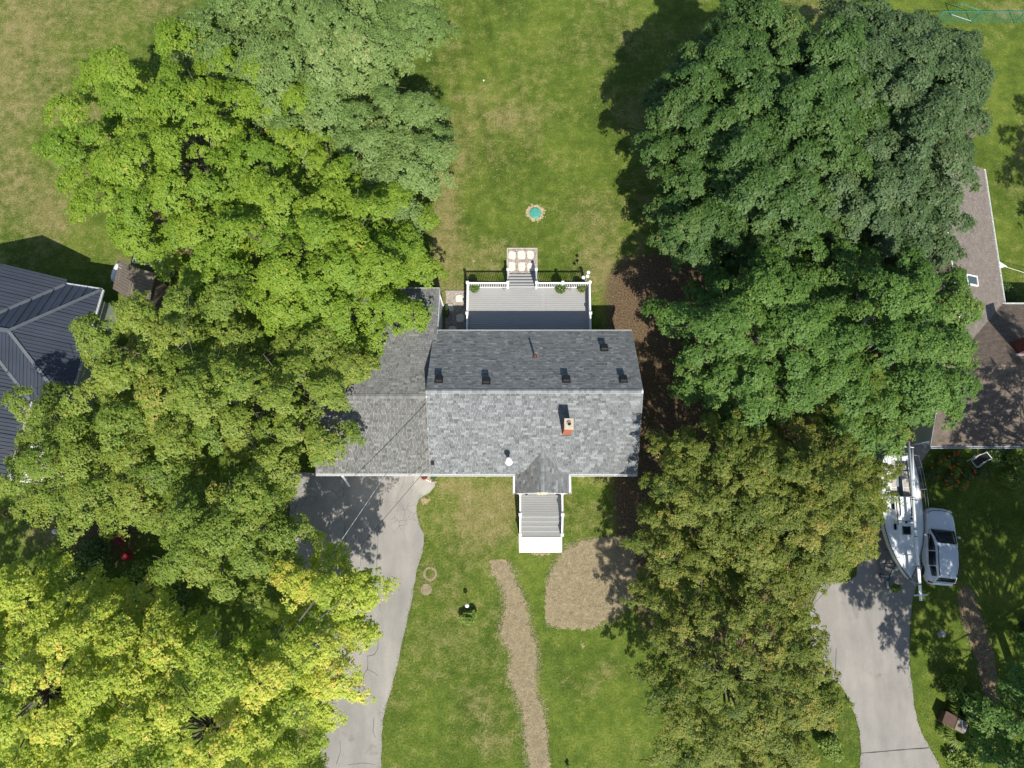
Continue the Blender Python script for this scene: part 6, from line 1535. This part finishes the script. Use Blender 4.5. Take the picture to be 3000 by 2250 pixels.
def tree(name, label, blobs, style, dens=520, clump=1.12, leaf=0.138, seed=1, trunk=None, trunk_r=0.3, sub=0.26, flat=0.7, gap=1.0, yellow=0.1, group='large trees around the houses'):
    rg = np.random.default_rng(seed)
    bl = np.array(blobs, float)
    bx, by = (trunk if trunk else (bl[0,0], bl[0,1]))
    t = thing(name, label, 'tree', (bx, by, 0), group=group)
    C, N, S, D = [], [], [], []
    for layer, (f0, f1, zmin, spacing) in enumerate(((0.76, 1.07, -0.30, clump*1.52*gap), (0.48, 0.70, -0.1, clump*1.3*gap))):
        cand, nrm = [], []
        for i, (cx, cy, cz, rx, ry, rz) in enumerate(bl):
            k = int(40*rx*ry)
            d = rg.normal(size=(k, 3)); d /= np.linalg.norm(d, axis=1)[:,None]; d = d[d[:,2] > zmin]
            lump = 1+0.10*np.sin(d[:,0]*5.1+i*2+seed)*np.cos(d[:,1]*4.3+seed*1.7)+0.07*np.sin(d[:,1]*9+d[:,0]*7+seed)
            fr = rg.uniform(f0, f1, len(d))*lump
            p = np.array([cx, cy, cz])+d*fr[:,None]*np.array([rx, ry, rz])
            ok = np.ones(len(p), bool)
            for j, (ax, ay, az, qx, qy, qz) in enumerate(bl):
                if j != i: ok &= (((p-np.array([ax, ay, az]))/np.array([qx, qy, qz]))**2).sum(1) > (0.80 if layer == 0 else 0.3)
            nn = d/np.array([rx, ry, rz]); nn /= np.linalg.norm(nn, axis=1)[:,None]
            cand.append(p[ok]); nrm.append(nn[ok])
        cand = np.concatenate(cand); nrm = np.concatenate(nrm); od = rg.permutation(len(cand)); cand = cand[od]; nrm = nrm[od]
        grid = {}; keep = []
        for i, p in enumerate(cand):
            key = tuple((p//spacing).astype(int)); okk = True
            for a in (-1, 0, 1):
                for b in (-1, 0, 1):
                    for c in (-1, 0, 1):
                        for q in grid.get((key[0]+a, key[1]+b, key[2]+c), ()):
                            if ((cand[q]-p)**2).sum() < spacing*spacing: okk = False; break
            if okk: grid.setdefault(key, []).append(i); keep.append(i)
        C.append(cand[keep]); N.append(nrm[keep]); S.append(rg.uniform(0.62, 1.20, len(keep))*clump*(1.0 if layer == 0 else 0.9)); D.append(np.full(len(keep), 1.0 if layer == 0 else 0.5))
    C = np.concatenate(C); N = np.concatenate(N); S = np.concatenate(S); D = np.concatenate(D)
    up = np.array([0, 0, 1.0])
    pos, nor, tone = [], [], []
    for c, n, s, dn in zip(C, N, S, D):
        ax = n*0.30+up*0.9+rg.normal(0, .12, 3); ax /= np.linalg.norm(ax)
        out = n-ax*n.dot(ax); ol = np.linalg.norm(out)
        t1 = out/ol if ol > .15 else np.cross(ax, rg.normal(size=3)); t1 /= np.linalg.norm(t1); t2 = np.cross(ax, t1)
        asp = rg.uniform(1.0, 1.6)
        area = math.pi*s*s*asp*0.72; L = 20; ns_ = max(4, int(area*dens*dn/L))
        rho = np.sqrt(rg.random(ns_)); phi = rg.uniform(0, 6.283, ns_)
        edge = 1+0.22*np.sin(phi*3+rg.uniform(0, 6))+0.15*np.sin(phi*5+rg.uniform(0, 6))
        a = rho*np.cos(phi)*s*0.9*asp*edge; b = rho*np.sin(phi)*s*0.8*edge
        h = -flat*s*rho**2.2+rg.normal(0, .07*s, ns_)
        sc_ = c+a[:,None]*t1+b[:,None]*t2+h[:,None]*ax
        cn = ax*.8+((a/s)[:,None]*t1+(b/s)[:,None]*t2)*(.9*flat)
        ct = rg.normal(0.42, .10); yel = (rg.random() < yellow)
        for q in range(ns_):
            ll = L; d = rg.normal(size=(ll, 3)); d /= np.linalg.norm(d, axis=1)[:,None]; d[:,2] = np.abs(d[:,2])*0.8-0.15
            r = sub*rg.uniform(.6, 1.25)
            pos.append(sc_[q]+d*r*rg.uniform(.5, 1, (ll, 1))); nor.append(cn[q]*.7+up*.55+d*.35+rg.normal(0, .26, (ll, 3)))
            tb = ct+rg.normal(0, .09)+(0.35*rg.random() if yel and rg.random() < .5 else 0)
            tone.append(np.clip(tb+rg.normal(0, .14, ll), 0, 1))
    pos = np.concatenate(pos); nor = np.concatenate(nor); tone = np.concatenate(tone); nor /= np.linalg.norm(nor, axis=1)[:,None]
    V, Fq = darts(pos, nor, leaf*0.88*rg.uniform(.7, 1.3, len(pos)), rg)
    np_object('crown', V, Fq, LEAF[style], t, {'tone': ('FACE', tone)})
    # trunk with limbs reaching into the crown
    mb = MB(); top = bl[0,2]; rq = random.Random(seed)
    base = Vector((bx, by, 0)); fork = Vector((bx+rq.uniform(-.2, .2), by+rq.uniform(-.2, .2), max(1.8, bl[0,2]-bl[0,5]*.55)))
    mb.tube([base-Vector((0,0,.1)), base+Vector((0,0,.35)), base.lerp(fork, .55), fork, Vector((bl[0,0], bl[0,1], bl[0,2]+bl[0,5]*.2))], [trunk_r*1.45, trunk_r*1.08, trunk_r*.92, trunk_r*.75, trunk_r*.18], 12)
    idx = rg.permutation(len(C))[:min(46, len(C))]
    for i in idx:
        e = Vector(C[i]); m_ = fork.lerp(e, .5)+Vector((rq.uniform(-.8, .8), rq.uniform(-.8, .8), -.3)); r0 = trunk_r*rq.uniform(.13, .27)
        mb.tube([fork-Vector((0,0,rq.uniform(0, .5))), fork.lerp(m_, .55), m_, m_.lerp(e, .6), e], [r0, r0*.85, r0*.62, r0*.38, .02], 6, cap=False)
        for _ in range(2):
            e2 = e+Vector((rq.uniform(-1, 1), rq.uniform(-1, 1), rq.uniform(-.3, .4)))*clump; mb.tube([m_.lerp(e, rq.uniform(.2, .7)), m_.lerp(e2, .7), e2], [r0*.3, r0*.22, .012], 5, cap=False)
    mb.build('trunk', M['bark'], t, smooth=True)
    return t, len(pos)

TREES = [
 ('maple_tree', 'broad lime green maple at the upper left, its crown edge over the field', [(-19.3,22.5,6.4,7.2,6.6,5.4),(-21.5,19.0,5.4,3.8,2.8,3.4)], 'lime', dict(seed=1, gap=1.1)),
 ('maple_tree', 'lime green maple overhanging the back corner of the garage', [(-11.3,16.4,6.2,5.0,5.0,4.8),(-15.5,15.7,5.6,3.8,3.6,4.0),(-7.7,17.4,4.6,2.4,2.6,2.4),(-8.4,13.9,5.2,2.5,2.3,2.6)], 'lime', dict(seed=2, gap=1.1)),
 ('ash_tree', 'duller green tree at the top left of the back lawn', [(-12.4,29.6,6.8,6.8,7.0,5.6),(-8.0,23.4,5.4,3.1,4.0,3.6)], 'green', dict(seed=3, leaf=0.123, clump=1.25, gap=.86, yellow=.2)),
 ('maple_tree', 'yellow green maple over the left end of the garage roof', [(-18.0,8.6,6.6,5.6,4.5,5.0),(-12.5,7.6,6.0,3.3,3.9,3.8)], 'olive', dict(seed=4, yellow=.3, gap=1.06)),
 ('maple_tree', 'olive green maple between the metal roof and the front trees', [(-22.4,3.6,6.6,4.7,3.0,3.2),(-26.0,6.2,5.2,2.4,2.0,2.6)], 'olive', dict(seed=5, leaf=0.123, clump=1.0, yellow=.25)),
 ('maple_tree', 'small olive maple in the middle of the left tree group', [(-15.4,0.3,7.0,3.3,3.2,3.2)], 'olive', dict(seed=6, leaf=0.128, clump=.95)),
 ('maple_tree', 'bright yellow maple at the bottom left beside the driveway', [(-15.3,-9.4,8.0,5.8,5.8,3.0),(-9.9,-3.8,6.6,2.3,2.3,2.2),(-10.5,-6.4,7.0,2.5,2.6,2.2)], 'yellow', dict(seed=7, yellow=.45, leaf=0.133, gap=1.04, flat=.55)),
 ('maple_tree', 'bright yellow maple in the bottom left corner', [(-24.0,-8.0,7.8,6.2,5.6,3.0),(-20.5,-4.8,6.0,2.8,2.2,2.2)], 'yellow', dict(seed=8, yellow=.55, leaf=0.133, gap=1.04, flat=.55)),
 ('dark_maple', 'large dark green maple right of the back lawn', [(14.9,23.4,6.6,6.2,7.0,5.6),(11.4,18.8,5.4,2.9,3.2,3.2)], 'dark', dict(seed=9, clump=.92, sub=.28, flat=.7, leaf=0.157, yellow=.15, gap=.84)),
 ('dark_maple', 'bluish green maple over the wing of the brown roofed house', [(21.2,24.0,6.8,5.7,6.7,5.4),(23.2,18.8,5.2,2.7,3.0,3.0),(24.6,17.6,4.4,1.9,1.9,1.9)], 'blue', dict(seed=10, clump=.92, sub=.28, flat=.7, leaf=0.152, yellow=.1, gap=.84)),
 ('maple_tree', 'mid green maple close to the right end of the grey roof', [(13.4,10.8,6.2,4.4,4.5,4.6)], 'mid', dict(seed=11, clump=1.0, gap=.92)),
 ('maple_tree', 'mid green maple leaning over the brown roofed house', [(20.4,10.2,6.2,4.4,5.0,4.6),(23.0,12.0,5.6,2.8,2.8,3.2),(18.6,14.4,5.4,3.2,2.4,3.2)], 'mid', dict(seed=12, clump=1.05, gap=.92)),
 ('willow_tree', 'fine leaved olive tree beside the right front lawn', [(11.2,2.2,6.2,4.2,4.1,3.6),(8.6,-0.6,5.4,2.0,2.6,2.4)], 'brown', dict(seed=13, leaf=0.100, clump=.72, sub=.19, flat=.6, dens=640, yellow=.55, gap=.88)),
 ('willow_tree', 'fine leaved olive tree leaning over the sailboat', [(16.0,2.0,6.2,3.1,3.8,3.6),(19.3,2.7,4.8,1.5,2.2,1.7)], 'brown', dict(seed=14, leaf=0.100, clump=.72, sub=.19, flat=.6, dens=640, yellow=.55, gap=.88)),
 ('willow_tree', 'fine leaved olive tree at the bottom beside the right driveway', [(10.8,-7.2,6.6,4.3,4.8,3.0),(13.9,-6.4,5.8,2.0,3.8,2.6),(8.9,-3.0,5.4,2.3,2.6,2.4),(13.2,-2.0,5.6,2.6,2.4,2.6)], 'brown', dict(seed=15, leaf=0.100, clump=.72, sub=.19, flat=.6, dens=640, yellow=.55, gap=.88)),
 ('maple_tree', 'tall green maple at the right edge of the bottom corner', [(30.2,-10.5,9.5,7.0,6.0,5.6),(28.0,-5.5,9.2,3.4,3.2,3.4),(28.5,-13.0,5.0,3.2,2.4,2.8)], 'mid', dict(seed=16, dens=380, gap=1.0)),
 ('maple_tree', 'maple beyond the right edge shading the far lawn', [(41.0,17.0,9.0,5.0,5.4,4.0)], 'mid', dict(seed=17, dens=220)),
 ('maple_tree', 'tall maple just beyond the right edge shading the brown roof', [(32.0,0.6,10.2,4.6,4.2,3.8)], 'mid', dict(seed=18, dens=260)),
]
_n = 0
for nm, lab, bl, stl, kw in TREES:
    _, k = tree(nm, lab, bl, stl, **kw); _n += k
print('leaves', _n)
# understorey in the shaded gap on the left
for i, (u, v, r, m) in enumerate(((250,1640,(1.8,1.4,.9),'bushleaf'), (430,1700,(1.6,1.3,.8),'limeleaf'), (520,1760,(1.6,1.2,.8),'bushleaf'), (180,1690,(1.7,1.2,.9),'limeleaf'), (340,1740,(1.7,1.3,.8),'bushleaf'))):
    shrub('understorey_shrub', ['dark shrub left of the red shrub', 'leafy shrub right of the red tub', 'dark shrub under the small olive maple', 'leafy shrub at the edge of the left lawn shade', 'dark shrub below the red tub'][i], u, v, r, 1500, .15, M[m], 200+i, 'shrub', group='understorey between the left trees')
